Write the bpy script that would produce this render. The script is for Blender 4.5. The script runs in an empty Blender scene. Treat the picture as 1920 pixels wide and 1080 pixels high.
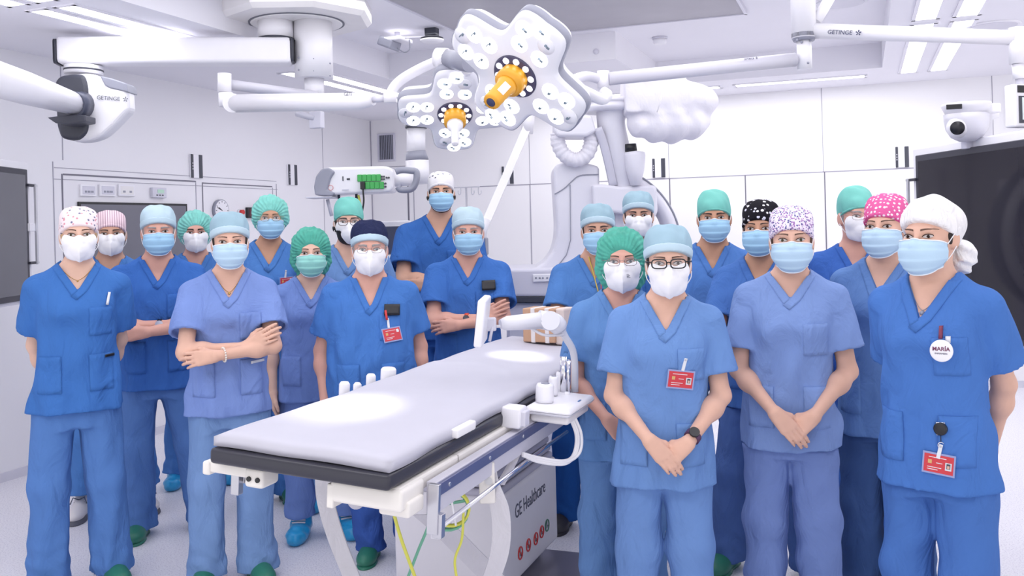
import bpy, bmesh, math, random
import numpy as np
from mathutils import Matrix, Vector

# ------------------------------------------------------------------ camera, world, light, exposure
F_PX, CX, PY0, CAM_H = 1750.0, 960.0, 425.0, 1.58
YAW, ROLL = math.radians(20.5), math.radians(1.5)
SC = bpy.context.scene
SC.view_settings.view_transform = 'Standard'
SC.view_settings.look = 'None'
SC.view_settings.gamma = 1.0
SC.view_settings.use_curve_mapping = False
SC.view_settings.exposure = -0.22

cam_data = bpy.data.cameras.new('camera')
cam = bpy.data.objects.new('camera', cam_data)
SC.collection.objects.link(cam)
cam_data.sensor_fit = 'HORIZONTAL'
cam_data.sensor_width = 36.0
cam_data.lens = 36.0 * F_PX / 1920.0
cam_data.shift_y = -(540.0 - PY0) / 1920.0
cam_data.clip_end = 100
cam.matrix_world = (Matrix.Translation((0, 0, CAM_H)) @ Matrix.Rotation(YAW, 4, 'Z')
                    @ Matrix.Rotation(math.radians(90), 4, 'X') @ Matrix.Rotation(-ROLL, 4, 'Z'))
SC.camera = cam

world = bpy.data.worlds.new('world')
SC.world = world
world.use_nodes = True
wn = world.node_tree
bg = wn.nodes['Background']
bg.inputs[1].default_value = 1.0
# world fill for the unbuilt room, made brighter below to lift the ceiling
wtc = wn.nodes.new('ShaderNodeTexCoord')
wsep = wn.nodes.new('ShaderNodeSeparateXYZ')
wn.links.new(wtc.outputs['Generated'], wsep.inputs[0])
wmr = wn.nodes.new('ShaderNodeMapRange')
wmr.inputs[1].default_value, wmr.inputs[2].default_value = -0.45, 0.35
wmr.inputs[3].default_value, wmr.inputs[4].default_value = 2.1, 1.05
wn.links.new(wsep.outputs['Z'], wmr.inputs[0])
wmx = wn.nodes.new('ShaderNodeVectorMath')
wmx.operation = 'SCALE'
wmx.inputs[0].default_value = (1.0, 0.985, 0.985)
wn.links.new(wmr.outputs[0], wmx.inputs['Scale'])
wn.links.new(wmx.outputs[0], bg.inputs[0])


def area_light(name, loc, sx, sy, power, color=(1.0, 0.985, 0.97), rot=(0, 0, 0)):
    l = bpy.data.lights.new(name, 'AREA')
    l.shape = 'RECTANGLE'
    l.size, l.size_y = sx, sy
    l.energy = power
    l.color = color
    o = bpy.data.objects.new(name, l)
    o.location = loc
    o.rotation_euler = rot
    SC.collection.objects.link(o)
    return o


# the ceiling strips' own light (strips run along both side walls and the far wall)
area_light('strip_light_left', (-4.10, 4.4, 2.835), 0.30, 5.6, 11)
area_light('strip_light_right', (0.48, 5.6, 2.835), 0.30, 6.4, 36)
area_light('strip_light_back', (-1.6, 8.9, 2.835), 3.6, 0.25, 26)
area_light('area_light_entrance', (-1.6, 0.9, 2.835), 3.6, 0.30, 36)  # unseen light overhead near the camera; no strip is built here
# added soft fill under the raised ceiling to brighten the floor; no fixture modelled
area_light('coffer_fill', (-1.75, 4.5, 3.02), 3.2, 4.0, 74)


def ray(px, py):
    """unit-depth ray of an image point, in room axes"""
    u, v = (px - CX) / F_PX, (PY0 - py) / F_PX
    c, s = math.cos(ROLL), math.sin(ROLL)
    xr, zr = u * c + v * s, -u * s + v * c
    cy, sy = math.cos(YAW), math.sin(YAW)
    return np.array([xr * cy - sy, xr * sy + cy, zr])


def C(px, py, d):
    """room point seen at an image point, d metres in front of the camera"""
    return np.array([0, 0, CAM_H]) + ray(px, py) * d


def on_x(px, py, X):
    r = ray(px, py)
    return np.array([0, 0, CAM_H]) + r * (X / r[0])


def on_y(px, py, Y):
    r = ray(px, py)
    return np.array([0, 0, CAM_H]) + r * (Y / r[1])


def on_z(px, py, Z):
    r = ray(px, py)
    return np.array([0, 0, CAM_H]) + r * ((Z - CAM_H) / r[2])


# ------------------------------------------------------------------ materials
def lin(c):
    return tuple(((x / 255) / 12.92 if x / 255 <= 0.04045 else ((x / 255 + 0.055) / 1.055) ** 2.4) for x in c[:3]) + (1.0,)


MATS = {}


def mat(name, col, rough=0.5, metal=0.0, bump=0.0, bscale=60.0, var=0.0, vscale=8.0, spec=0.5, emit=None, estr=0.0,
        alpha=None, trans=0.0, sheen=0.0, coat=0.0, fabric=False):
    if name in MATS:
        return MATS[name]
    m = bpy.data.materials.new(name)
    m.use_nodes = True
    nt = m.node_tree
    p = nt.nodes['Principled BSDF']
    p.inputs['Base Color'].default_value = lin(col)
    p.inputs['Roughness'].default_value = rough
    p.inputs['Metallic'].default_value = metal
    p.inputs['Specular IOR Level'].default_value = spec
    if emit:
        p.inputs['Emission Color'].default_value = lin(emit)
        p.inputs['Emission Strength'].default_value = estr
    if alpha is not None:
        p.inputs['Alpha'].default_value = alpha
    if trans:
        p.inputs['Transmission Weight'].default_value = trans
    if sheen:
        p.inputs['Sheen Weight'].default_value = sheen
    if coat:
        p.inputs['Coat Weight'].default_value = coat
    tc = nt.nodes.new('ShaderNodeTexCoord')
    # every material keeps a little procedural variation of tone
    n = nt.nodes.new('ShaderNodeTexNoise')
    n.inputs['Scale'].default_value = vscale
    n.inputs['Detail'].default_value = 3
    nt.links.new(tc.outputs['Object'], n.inputs['Vector'])
    mx = nt.nodes.new('ShaderNodeMixRGB')
    mx.blend_type = 'MIX'
    v = var if var else 0.015
    a, b = lin([x * (1 - v) for x in col]), lin([min(255, x * (1 + v)) for x in col])
    mx.inputs[1].default_value = a
    mx.inputs[2].default_value = b
    nt.links.new(n.outputs['Fac'], mx.inputs[0])
    nt.links.new(mx.outputs[0], p.inputs['Base Color'])
    if bump or fabric:
        bp = nt.nodes.new('ShaderNodeBump')
        bp.inputs['Distance'].default_value = 0.004
        bp.inputs['Strength'].default_value = bump
        n2 = nt.nodes.new('ShaderNodeTexNoise')
        n2.inputs['Scale'].default_value = bscale
        n2.inputs['Detail'].default_value = 4
        mp = nt.nodes.new('ShaderNodeMapping')
        if fabric:
            mp.inputs['Scale'].default_value = (1.0, 1.0, 0.55)
            mp.inputs['Rotation'].default_value = (0.5, 0.6, 0.3)
            n2.inputs['Distortion'].default_value = 0.8
            bp.inputs['Distance'].default_value = 0.05
        nt.links.new(tc.outputs['Object'], mp.inputs['Vector'])
        nt.links.new(mp.outputs['Vector'], n2.inputs['Vector'])
        nt.links.new(n2.outputs['Fac'], bp.inputs['Height'])
        nt.links.new(bp.outputs['Normal'], p.inputs['Normal'])
    MATS[name] = m
    return m


def cloth(name, col, k=0.55, sc=9.0):
    return mat(name, col, rough=0.9, bump=k, bscale=sc, var=0.04, vscale=6, spec=0.15, fabric=True)


def dots_mat(name, base, spots, scale=40.0, size=0.30, third=None, rnd=1.0, rough=0.85):
    """fabric print: scattered spots of one or two colours"""
    if name in MATS:
        return MATS[name]
    m = bpy.data.materials.new(name)
    m.use_nodes = True
    nt = m.node_tree
    p = nt.nodes['Principled BSDF']
    p.inputs['Roughness'].default_value = rough
    p.inputs['Specular IOR Level'].default_value = 0.15
    tc = nt.nodes.new('ShaderNodeTexCoord')
    vor = nt.nodes.new('ShaderNodeTexVoronoi')
    vor.inputs['Scale'].default_value = scale
    vor.inputs['Randomness'].default_value = rnd
    nt.links.new(tc.outputs['Object'], vor.inputs['Vector'])
    ramp = nt.nodes.new('ShaderNodeMath')
    ramp.operation = 'LESS_THAN'
    ramp.inputs[1].default_value = size
    nt.links.new(vor.outputs['Distance'], ramp.inputs[0])
    spot = nt.nodes.new('ShaderNodeMixRGB')
    spot.inputs[1].default_value = lin(spots)
    spot.inputs[2].default_value = lin(third or spots)
    gt = nt.nodes.new('ShaderNodeMath')
    gt.operation = 'GREATER_THAN'
    gt.inputs[1].default_value = 0.55
    sep = nt.nodes.new('ShaderNodeSeparateColor')
    nt.links.new(vor.outputs['Color'], sep.inputs[0])
    nt.links.new(sep.outputs[0], gt.inputs[0])
    nt.links.new(gt.outputs[0], spot.inputs[0])
    mx = nt.nodes.new('ShaderNodeMixRGB')
    mx.inputs[1].default_value = lin(base)
    nt.links.new(ramp.outputs[0], mx.inputs[0])
    nt.links.new(spot.outputs[0], mx.inputs[2])
    nt.links.new(mx.outputs[0], p.inputs['Base Color'])
    MATS[name] = m
    return m


def stripe_mat(name, base, line, scale=55.0):
    if name in MATS:
        return MATS[name]
    m = bpy.data.materials.new(name)
    m.use_nodes = True
    nt = m.node_tree
    p = nt.nodes['Principled BSDF']
    p.inputs['Roughness'].default_value = 0.85
    tc = nt.nodes.new('ShaderNodeTexCoord')
    w = nt.nodes.new('ShaderNodeTexWave')
    w.bands_direction = 'X'
    w.inputs['Scale'].default_value = scale
    nt.links.new(tc.outputs['Object'], w.inputs['Vector'])
    r = nt.nodes.new('ShaderNodeValToRGB')
    r.color_ramp.elements[0].position = 0.72
    r.color_ramp.elements[0].color = lin(base)
    r.color_ramp.elements[1].position = 0.9
    r.color_ramp.elements[1].color = lin(line)
    nt.links.new(w.outputs['Fac'], r.inputs[0])
    nt.links.new(r.outputs[0], p.inputs['Base Color'])
    MATS[name] = m
    return m


# ------------------------------------------------------------------ object helpers
MW = {}            # object -> matrix the mesh of its children is authored against


def thing(name, label, cat, loc=(0, 0, 0), rot=(0, 0, 0), group=None):
    o = bpy.data.objects.new(name, None)
    SC.collection.objects.link(o)
    o.empty_display_size = 0.1
    o.location = [float(x) for x in loc]
    o.rotation_euler = rot
    MW[o.name] = Matrix.Translation([float(x) for x in loc]) @ Matrix.Rotation(rot[2], 4, 'Z') @ Matrix.Rotation(rot[1], 4, 'Y') @ Matrix.Rotation(rot[0], 4, 'X')
    tag(o, label, cat, group)
    return o


def tag(o, label=None, cat=None, group=None, kind=None):
    if label:
        o['label'] = label
    if cat:
        o['category'] = cat
    if group:
        o['group'] = group
    if kind:
        o['kind'] = kind
    return o


def link_mesh(name, me, m, parent=None, local=False, smooth=None):
    o = bpy.data.objects.new(name, me)
    SC.collection.objects.link(o)
    if m is not None:
        me.materials.append(m)
    if parent is not None:
        o.parent = parent
        M = MW.get(parent.name, Matrix.Identity(4))
        MW[o.name] = M
        if not local:
            me.transform(M.inverted())
    else:
        MW[o.name] = Matrix.Identity(4)
    return o


def np_mesh(name, V, Q, smooth=True):
    me = bpy.data.meshes.new(name)
    V = np.ascontiguousarray(V, dtype=np.float32)
    Q = np.ascontiguousarray(Q, dtype=np.int32)
    k = Q.shape[1]
    me.vertices.add(len(V))
    me.vertices.foreach_set('co', V.ravel())
    me.loops.add(Q.size)
    me.loops.foreach_set('vertex_index', Q.ravel())
    me.polygons.add(len(Q))
    me.polygons.foreach_set('loop_start', np.arange(0, Q.size, k, dtype=np.int32))
    me.polygons.foreach_set('use_smooth', np.full(len(Q), smooth, dtype=bool))
    me.update(calc_edges=True)
    me.validate()
    return me


def nrm(v):
    v = np.asarray(v, float)
    return v / (np.linalg.norm(v) + 1e-12)


class MB:
    """collects shapes into one mesh"""
    def __init__(self):
        self.bm = bmesh.new()

    def _merge(self, b2):
        me = bpy.data.meshes.new('tmp')
        b2.to_mesh(me)
        b2.free()
        self.bm.from_mesh(me)
        bpy.data.meshes.remove(me)

    def box(self, c, s, bevel=0.0, seg=2, R=None, smooth=False):
        b = bmesh.new()
        bmesh.ops.create_cube(b, size=1.0)
        bmesh.ops.scale(b, vec=[float(x) for x in s], verts=b.verts)
        if bevel > 0:
            bmesh.ops.bevel(b, geom=list(b.edges), offset=bevel, segments=seg, profile=0.5, affect='EDGES')
            for f in b.faces:
                f.smooth = smooth or seg > 2
        M = Matrix.Translation([float(x) for x in c])
        if R is not None:
            M = M @ R.to_4x4()
        bmesh.ops.transform(b, matrix=M, verts=b.verts)
        self._merge(b)
        return self

    def cone(self, a, b, r1, r2, n=24, caps=True, smooth=True):
        a, b = np.asarray(a, float), np.asarray(b, float)
        d = b - a
        L = np.linalg.norm(d)
        q = Vector((0, 0, 1)).rotation_difference(Vector(d / L))
        bb = bmesh.new()
        bmesh.ops.create_cone(bb, cap_ends=caps, segments=n, radius1=r1, radius2=r2, depth=L)
        for f in bb.faces:
            f.smooth = smooth and len(f.verts) == 4
        bmesh.ops.transform(bb, matrix=Matrix.Translation([float(x) for x in (a + b) / 2]) @ q.to_matrix().to_4x4(), verts=bb.verts)
        self._merge(bb)
        return self

    def cyl(self, a, b, r, n=24):
        return self.cone(a, b, r, r, n)

    def sphere(self, c, r, s=(1, 1, 1), n=20, R=None):
        b = bmesh.new()
        bmesh.ops.create_uvsphere(b, u_segments=n, v_segments=max(8, n // 2), radius=r)
        for f in b.faces:
            f.smooth = True
        bmesh.ops.scale(b, vec=[float(x) for x in s], verts=b.verts)
        M = Matrix.Translation([float(x) for x in c])
        if R is not None:
            M = M @ R.to_4x4()
        bmesh.ops.transform(b, matrix=M, verts=b.verts)
        self._merge(b)
        return self

    def tube(self, pts, r, n=10, closed=False, flat=1.0, up=None, smooth=True, caps=True):
        """sweep an ellipse (r, r*flat) along a polyline; r may be a list"""
        pts = [np.asarray(p, float) for p in pts]
        m = len(pts)
        rs = r if hasattr(r, '__len__') else [r] * m
        bm = self.bm
        rings = []
        prev = None
        for i, p in enumerate(pts):
            if closed:
                t = nrm(pts[(i + 1) % m] - pts[i - 1])
            else:
                t = nrm(pts[min(i + 1, m - 1)] - pts[max(i - 1, 0)])
            if up is not None:
                x = nrm(np.cross(t, up))
            elif prev is None:
                x = nrm(np.cross(t, (0, 0, 1) if abs(t[2]) < 0.9 else (1, 0, 0)))
            else:
                x = nrm(prev - t * np.dot(prev, t))
            prev = x
            y = np.cross(x, t)
            ring = [bm.verts.new(p + rs[i] * (math.cos(a) * x + flat * math.sin(a) * y)) for a in np.linspace(0, 2 * math.pi, n, endpoint=False)]
            rings.append(ring)
        for i in range(m if closed else m - 1):
            A, B = rings[i], rings[(i + 1) % m]
            for j in range(n):
                f = bm.faces.new((A[j], B[j], B[(j + 1) % n], A[(j + 1) % n]))
                f.smooth = smooth
        if not closed and caps:
            bm.faces.new(list(rings[0]))
            bm.faces.new(list(reversed(rings[-1])))
        return self

    def lathe(self, prof, base, axis=(0, 0, 1), n=32, smooth=True):
        """prof: list of (radius, height) along the axis"""
        z = nrm(axis)
        x = nrm(np.cross(z, (0, 1, 0) if abs(z[1]) < 0.9 else (1, 0, 0)))
        y = np.cross(z, x)
        base = np.asarray(base, float)
        bm = self.bm
        rings = []
        for r, h in prof:
            rings.append([bm.verts.new(base + z * h + max(r, 1e-4) * (math.cos(a) * x + math.sin(a) * y)) for a in np.linspace(0, 2 * math.pi, n, endpoint=False)])
        for A, B in zip(rings[:-1], rings[1:]):
            for j in range(n):
                f = bm.faces.new((A[j], A[(j + 1) % n], B[(j + 1) % n], B[j]))
                f.smooth = smooth
        bm.faces.new(list(reversed(rings[0])))
        bm.faces.new(rings[-1])
        return self

    def prism(self, poly, o, ax, ay, az, depth, bevel=0.0, seg=2, smooth=False):
        """polygon in the plane (o, ax, ay) extruded along az"""
        o, ax, ay, az = [np.asarray(q, float) for q in (o, ax, ay, az)]
        b = bmesh.new()
        lo = [b.verts.new(o + ax * x + ay * y) for x, y in poly]
        hi = [b.verts.new(o + ax * x + ay * y + az * depth) for x, y in poly]
        b.faces.new(lo)
        b.faces.new(list(reversed(hi)))
        k = len(poly)
        for i in range(k):
            f = b.faces.new((lo[i], hi[i], hi[(i + 1) % k], lo[(i + 1) % k]))
            f.smooth = smooth
        bmesh.ops.recalc_face_normals(b, faces=b.faces)
        if bevel > 0:
            bmesh.ops.bevel(b, geom=list(b.edges), offset=bevel, segments=seg, profile=0.5, affect='EDGES')
        self._merge(b)
        return self

    def quad(self, a, b, c, d):
        vs = [self.bm.verts.new([float(x) for x in p]) for p in (a, b, c, d)]
        self.bm.faces.new(vs)
        return self

    def build(self, name, m, parent=None, local=False):
        bmesh.ops.recalc_face_normals(self.bm, faces=self.bm.faces)
        me = bpy.data.meshes.new(name)
        self.bm.to_mesh(me)
        self.bm.free()
        return link_mesh(name, me, m, parent, local)


def bez(pts, n=16):
    """Catmull-Rom curve through points"""
    P = [np.asarray(p, float) for p in pts]
    P = [2 * P[0] - P[1]] + P + [2 * P[-1] - P[-2]]
    out = []
    for i in range(1, len(P) - 2):
        for t in np.linspace(0, 1, n, endpoint=False):
            a, b, c, d = P[i - 1], P[i], P[i + 1], P[i + 2]
            out.append(0.5 * ((2 * b) + (c - a) * t + (2 * a - 5 * b + 4 * c - d) * t * t + (3 * b - a - 3 * c + d) * t ** 3))
    out.append(P[-2])
    return out


def text(name, s, m, parent, o, ax, ay, size, extrude=0.0006, align='LEFT', bold=0.0):
    """lettering lying in the plane (o, ax, ay), raised a hair along its normal"""
    cu = bpy.data.curves.new(name, 'FONT')
    cu.body = s
    cu.size = size
    cu.extrude = extrude
    cu.offset = bold
    cu.align_x = align
    cu.resolution_u = 3
    ob = bpy.data.objects.new(name + '_tmp', cu)
    SC.collection.objects.link(ob)
    dg = bpy.context.evaluated_depsgraph_get()
    me = bpy.data.meshes.new_from_object(ob.evaluated_get(dg))
    bpy.data.objects.remove(ob)
    ax, ay = nrm(ax), nrm(ay)
    az = np.cross(ax, ay)
    R = Matrix(((ax[0], ay[0], az[0], o[0]), (ax[1], ay[1], az[1], o[1]), (ax[2], ay[2], az[2], o[2]), (0, 0, 0, 1)))
    me.transform(R)
    me.materials.clear()
    return link_mesh(name, me, m, parent)
# ------------------------------------------------------------------ the room
XL, YB, ZC, ZH = -5.29, 9.55, 2.846, 3.06
M_WALL = mat('wall_panel_white', (238, 237, 243), rough=0.45, var=0.008, vscale=1.5)
M_WALLB = mat('wall_panel_back', (244, 243, 247), rough=0.4, var=0.006, vscale=1.5)
M_SEAM = mat('panel_seam', (168, 166, 180), rough=0.6)
M_SEAM2 = mat('panel_seam_dark', (120, 118, 132), rough=0.6)
M_CEIL = mat('ceiling_white', (240, 239, 247), rough=0.6, var=0.01, vscale=2)
M_WHITE = mat('white_enamel', (240, 239, 246), rough=0.3)
M_WHITE2 = mat('warm_white_plastic', (236, 234, 236), rough=0.35)
M_PALE = mat('pale_grey_plastic', (214, 213, 226), rough=0.35)
M_GREY = mat('mid_grey_plastic', (150, 152, 168), rough=0.4)
M_DARK = mat('dark_grey_plastic', (66, 68, 80), rough=0.4)
M_BLACK = mat('black_plastic', (28, 28, 34), rough=0.35)
M_STEEL = mat('brushed_steel', (196, 196, 204), rough=0.28, metal=0.9)
M_CHROME = mat('chrome', (220, 220, 226), rough=0.12, metal=1.0)
M_LAMP = mat('lamp_diffuser', (255, 255, 255), rough=0.5, emit=(250, 250, 255), estr=6.0)
M_INK = mat('dark_blue_ink', (58, 62, 96), rough=0.6)
M_INKG = mat('grey_ink', (110, 112, 124), rough=0.6)
M_RED = mat('signal_red', (205, 52, 54), rough=0.5)
M_ALU = mat('anodised_aluminium', (205, 205, 214), rough=0.35, metal=0.5)

# floor: pale vinyl with fine grey flecks
mf = bpy.data.materials.new('speckled_vinyl')
mf.use_nodes = True
nt = mf.node_tree
p = nt.nodes['Principled BSDF']
p.inputs['Roughness'].default_value = 0.38
tc = nt.nodes.new('ShaderNodeTexCoord')
n1 = nt.nodes.new('ShaderNodeTexNoise')
n1.inputs['Scale'].default_value = 130
n1.inputs['Detail'].default_value = 2
nt.links.new(tc.outputs['Object'], n1.inputs['Vector'])
rp = nt.nodes.new('ShaderNodeValToRGB')
rp.color_ramp.elements[0].position = 0.32
rp.color_ramp.elements[0].color = lin((202, 200, 214))
rp.color_ramp.elements[1].position = 0.5
rp.color_ramp.elements[1].color = lin((234, 233, 241))
nt.links.new(n1.outputs['Fac'], rp.inputs[0])
nt.links.new(rp.outputs[0], p.inputs['Base Color'])


def struct(name, mb, m, parent=None):
    o = mb.build(name, m, parent)
    if parent is None:
        o['kind'] = 'structure'
    return o


XR, Y0 = 4.6, 1.0
struct('floor', MB().box(((XL + XR) / 2, (YB + 0.0) / 2, -0.05), (XR - XL, YB + 1.0, 0.1)), mf)
struct('wall_left', MB().box((XL - 0.05, YB / 2 - .4, 1.55), (0.1, YB + .8, 3.1)), M_WALL)
struct('wall_back', MB().box(((XL + XR) / 2, YB + 0.05, 1.55), (XR - XL, 0.1, 3.1)), M_WALLB)
mb = MB()


def cbox(x0, x1, y0, y1, z0, z1):
    mb.box(((x0 + x1) / 2, (y0 + y1) / 2, (z0 + z1) / 2), (x1 - x0, y1 - y0, z1 - z0))


cbox(XL, -3.68, 0, YB, ZC, 3.2)
cbox(-3.68, -1.73, 7.0, YB, ZC, 3.2)
cbox(-1.73, 0.20, 8.52, YB, ZC, 3.2)
cbox(0.20, XR, 0, YB, ZC, 3.2)
cbox(-3.68, 0.20, 0.0, 8.52, ZH, 3.2)
struct('ceiling', mb, M_CEIL)
M_LAMINAR = mat('grey_filter_panel', (176, 174, 182), rough=0.55, bump=0.15, bscale=14, var=0.05, vscale=3)
o = MB().box((-1.75, 5.15, ZH - 0.012), (2.04, 3.18, 0.022)).build('air_filter_panel', M_LAMINAR)
tag(o, 'grey laminar air filter panel flush in the raised ceiling', 'ceiling panel')
e = MB()
for x in (-2.776, -0.724):
    e.box((x, 5.15, ZH - 0.015), (0.02, 3.22, 0.03))
for y in (3.55, 6.75):
    e.box((-1.75, y, ZH - 0.015), (2.07, 0.02, 0.03))
e.build('frame', M_PALE, o)

# seams of the wall panels
NTRIM = [0]


def seam(c, s, m=M_SEAM):
    NTRIM[0] += 1
    struct('trim_%d' % NTRIM[0], MB().box(c, s), m)


def lseam(p, q, w=0.007, m=M_SEAM):
    a, b = on_x(p[0], p[1], XL), on_x(q[0], q[1], XL)
    if abs(a[1] - b[1]) < abs(a[2] - b[2]):          # vertical
        y = (a[1] + b[1]) / 2
        seam((XL + 0.001, y, (a[2] + b[2]) / 2), (0.004, w, abs(a[2] - b[2])), m)
    else:
        z = (a[2] + b[2]) / 2
        seam((XL + 0.001, (a[1] + b[1]) / 2, z), (0.004, abs(a[1] - b[1]), w), m)


def bseam(p, q, w=0.009, m=M_SEAM):
    a, b = on_y(p[0], p[1], YB), on_y(q[0], q[1], YB)
    if abs(a[0] - b[0]) < abs(a[2] - b[2]):
        seam(((a[0] + b[0]) / 2, YB - 0.001, (a[2] + b[2]) / 2), (w, 0.004, abs(a[2] - b[2])), m)
    else:
        seam(((a[0] + b[0]) / 2, YB - 0.001, (a[2] + b[2]) / 2), (abs(a[0] - b[0]), 0.004, w), m)


lseam((115, 100), (115, 300))
lseam((101, 303), (518, 348), 0.005)
lseam((101, 324), (520, 364), 0.005)
lseam((101, 303), (103, 560))
lseam((118, 326), (120, 560), 0.012, M_SEAM2)
lseam((118, 326), (367, 341), 0.012, M_SEAM2)
lseam((368, 342), (371, 560))
lseam((380, 342), (384, 560), 0.010, M_SEAM2)
lseam((380, 341), (510, 352), 0.010, M_SEAM2)
lseam((512, 352), (514, 520))
lseam((519, 345), (521, 520))
lseam((608, 212), (606, 520))
bseam((765, 340), (768, 470), 0.02, M_SEAM2)
bseam((776, 340), (778, 470))
bseam((697, 312), (760, 314))
# horizontal joint of the far wall and its verticals
zj = on_y(1340, 331, YB)[2]
x0, x1 = on_y(865, 352, YB)[0], XR
seam(((x0 + x1) / 2, YB - 0.001, zj), (x1 - x0, 0.004, 0.010), M_SEAM)
for px in (994, 1256, 1398, 1547):
    x = on_y(px, 360, YB)[0]
    seam((x, YB - 0.001, zj / 2), (0.011, 0.004, zj), M_SEAM2 if px > 1200 else M_SEAM)
for px, py in ((1542, 240), (1861, 200), (993, 300), (1254, 300)):
    x = on_y(px, py, YB)[0]
    seam((x, YB - 0.001, (ZC + zj) / 2), (0.006, 0.004, ZC - zj), M_SEAM)
seam((XL + 0.004, YB - 0.004, 1.42), (0.012, 0.012, 2.84), M_SEAM)
struct('baseboard_left', MB().box((XL + 0.006, 4.6, 0.03), (0.012, 9.5, 0.06)), M_PALE)
struct('baseboard_back', MB().box(((XL + XR) / 2, YB - 0.006, 0.03), (XR - XL, 0.012, 0.06)), M_PALE)


# ceiling strip lamps
def strip(c, s, label):
    t = thing('ceiling_lamp', label, 'ceiling light', (c[0], c[1], ZC), group='recessed ceiling strip lamps')
    long_y = s[1] > s[0]
    f = MB()
    w, l = (s[0], s[1]) if long_y else (s[1], s[0])
    for k in (-1, 1):
        if long_y:
            f.box((c[0] + k * (w / 2 + .012), c[1], ZC - 0.004), (0.024, l + .05, 0.008))
            f.box((c[0], c[1] + k * (l / 2 + .012), ZC - 0.004), (w + .05, 0.024, 0.008))
        else:
            f.box((c[0], c[1] + k * (w / 2 + .012), ZC - 0.004), (l + .05, 0.024, 0.008))
            f.box((c[0] + k * (l / 2 + .012), c[1], ZC - 0.004), (0.024, w + .05, 0.008))
    f.build('frame', M_CEIL, t)
    MB().box((c[0], c[1], ZC - 0.003), (s[0], s[1], 0.006)).build('diffuser', M_LAMP, t)


def seg(x, y0, y1, w, label):
    strip((x, (y0 + y1) / 2), (w, y1 - y0), label)


seg(-4.22, 2.5, 3.78, .11, 'left strip of the ceiling lamp pair cut by the top left picture edge')
seg(-4.02, 2.5, 3.78, .11, 'right strip of the ceiling lamp pair cut by the top left picture edge')
seg(-4.22, 3.92, 5.4, .11, 'outer bright strip lamp above the long white boom arm at left')
seg(-4.02, 3.92, 5.4, .11, 'inner bright strip lamp above the long white boom arm at left')
seg(-4.22, 6.3, 8.4, .11, 'outer strip lamp seen just right of the white boom column')
seg(-4.02, 6.3, 8.4, .11, 'inner strip lamp seen just right of the white boom column')
seg(0.42, 5.0, 6.55, .12, 'left upper strip lamp above the branded arm at right')
seg(0.66, 5.0, 6.55, .12, 'right upper strip lamp above the branded arm at right')
seg(0.42, 6.72, 8.9, .12, 'left lower strip lamp below the branded arm at right')
seg(0.66, 6.72, 8.9, .12, 'right lower strip lamp below the branded arm at right')
strip((-1.92, 8.92), (1.4, .12), 'short visible strip lamp partly behind the draped boom near far wall')
strip((-0.50, 8.92), (1.12, .12), 'long strip lamp parallel to the far wall')
# ------------------------------------------------------------------ signed-distance modelling
F32 = np.float32


def smin(a, b, k):
    if k <= 0:
        return np.minimum(a, b)
    h = np.maximum(k - np.abs(a - b), 0) / k
    return np.minimum(a, b) - h * h * k * 0.25


def smax(a, b, k):
    return -smin(-a, -b, k)


class Prim:
    """one shape: function of points, a bounding box and its blend radius"""
    def __init__(self, f, lo, hi, k=0.02):
        self.f, self.lo, self.hi, self.k = f, np.asarray(lo, F32), np.asarray(hi, F32), k


def rc(a, b, r1, r2=None, k=0.02):
    a, b = np.asarray(a, F32), np.asarray(b, F32)
    r2 = r1 if r2 is None else r2
    ab = b - a
    L2 = float(ab @ ab) + 1e-12
    r1, r2 = F32(r1), F32(r2)

    def f(P):
        pa = P - a
        t = np.clip((pa @ ab) / F32(L2), 0, 1)
        q = pa - t[:, None] * ab
        return np.sqrt((q * q).sum(1)) - (r1 + (r2 - r1) * t)
    r = max(r1, r2)
    return Prim(f, np.minimum(a, b) - r, np.maximum(a, b) + r, k)


def ell(c, r, k=0.02, R=None):
    c, r = np.asarray(c, F32), np.asarray(r, F32)
    Rm = None if R is None else np.asarray(R, F32)

    def f(P):
        q = P - c
        if Rm is not None:
            q = q @ Rm
        a = q / r
        k0 = np.sqrt((a * a).sum(1)) + F32(1e-6)
        b = q / (r * r)
        k1 = np.sqrt((b * b).sum(1)) + F32(1e-6)
        return k0 * (k0 - 1) / k1
    m = r.max() if Rm is not None else r
    return Prim(f, c - m, c + m, k)


def stack(zs, a, b, cx, cy, n=2.3, k=0.02):
    """body of stacked superellipses, heights zs (rising)"""
    zs = np.asarray(zs, F32)
    zf = np.linspace(zs[0], zs[-1], 120)

    def cubic(v):
        v = np.asarray(v, float)
        m = np.gradient(v, zs)
        i = np.clip(np.searchsorted(zs, zf) - 1, 0, len(zs) - 2)
        h = zs[i + 1] - zs[i]
        t = (zf - zs[i]) / h
        return ((2 * t**3 - 3 * t**2 + 1) * v[i] + (t**3 - 2 * t**2 + t) * h * m[i] + (-2 * t**3 + 3 * t**2) * v[i + 1] + (t**3 - t**2) * h * m[i + 1]).astype(F32)
    af, bf, xf, yf = cubic(a), cubic(b), cubic(cx), cubic(cy)

    def f(P):
        z = P[:, 2]
        A, B = np.interp(z, zf, af), np.interp(z, zf, bf)
        x, y = P[:, 0] - np.interp(z, zf, xf), P[:, 1] - np.interp(z, zf, yf)
        q = ((np.abs(x) / A) ** n + (np.abs(y) / B) ** n) ** (1 / n) + 1e-6
        rr = np.sqrt(x * x + y * y)
        d = np.where(q > 1e-4, rr * (q - 1) / q, -np.minimum(A, B))
        d = np.maximum(d, -np.minimum(A, B)) * 0.85
        return np.maximum(np.maximum(d, z - zs[-1]), zs[0] - z).astype(F32)
    mx = np.max(np.abs(np.asarray(cx))) + np.max(a)
    my = np.max(np.abs(np.asarray(cy))) + np.max(b)
    return Prim(f, (-mx, -my, zs[0]), (mx, my, zs[-1]), k)


BIG = F32(0.5)


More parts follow.
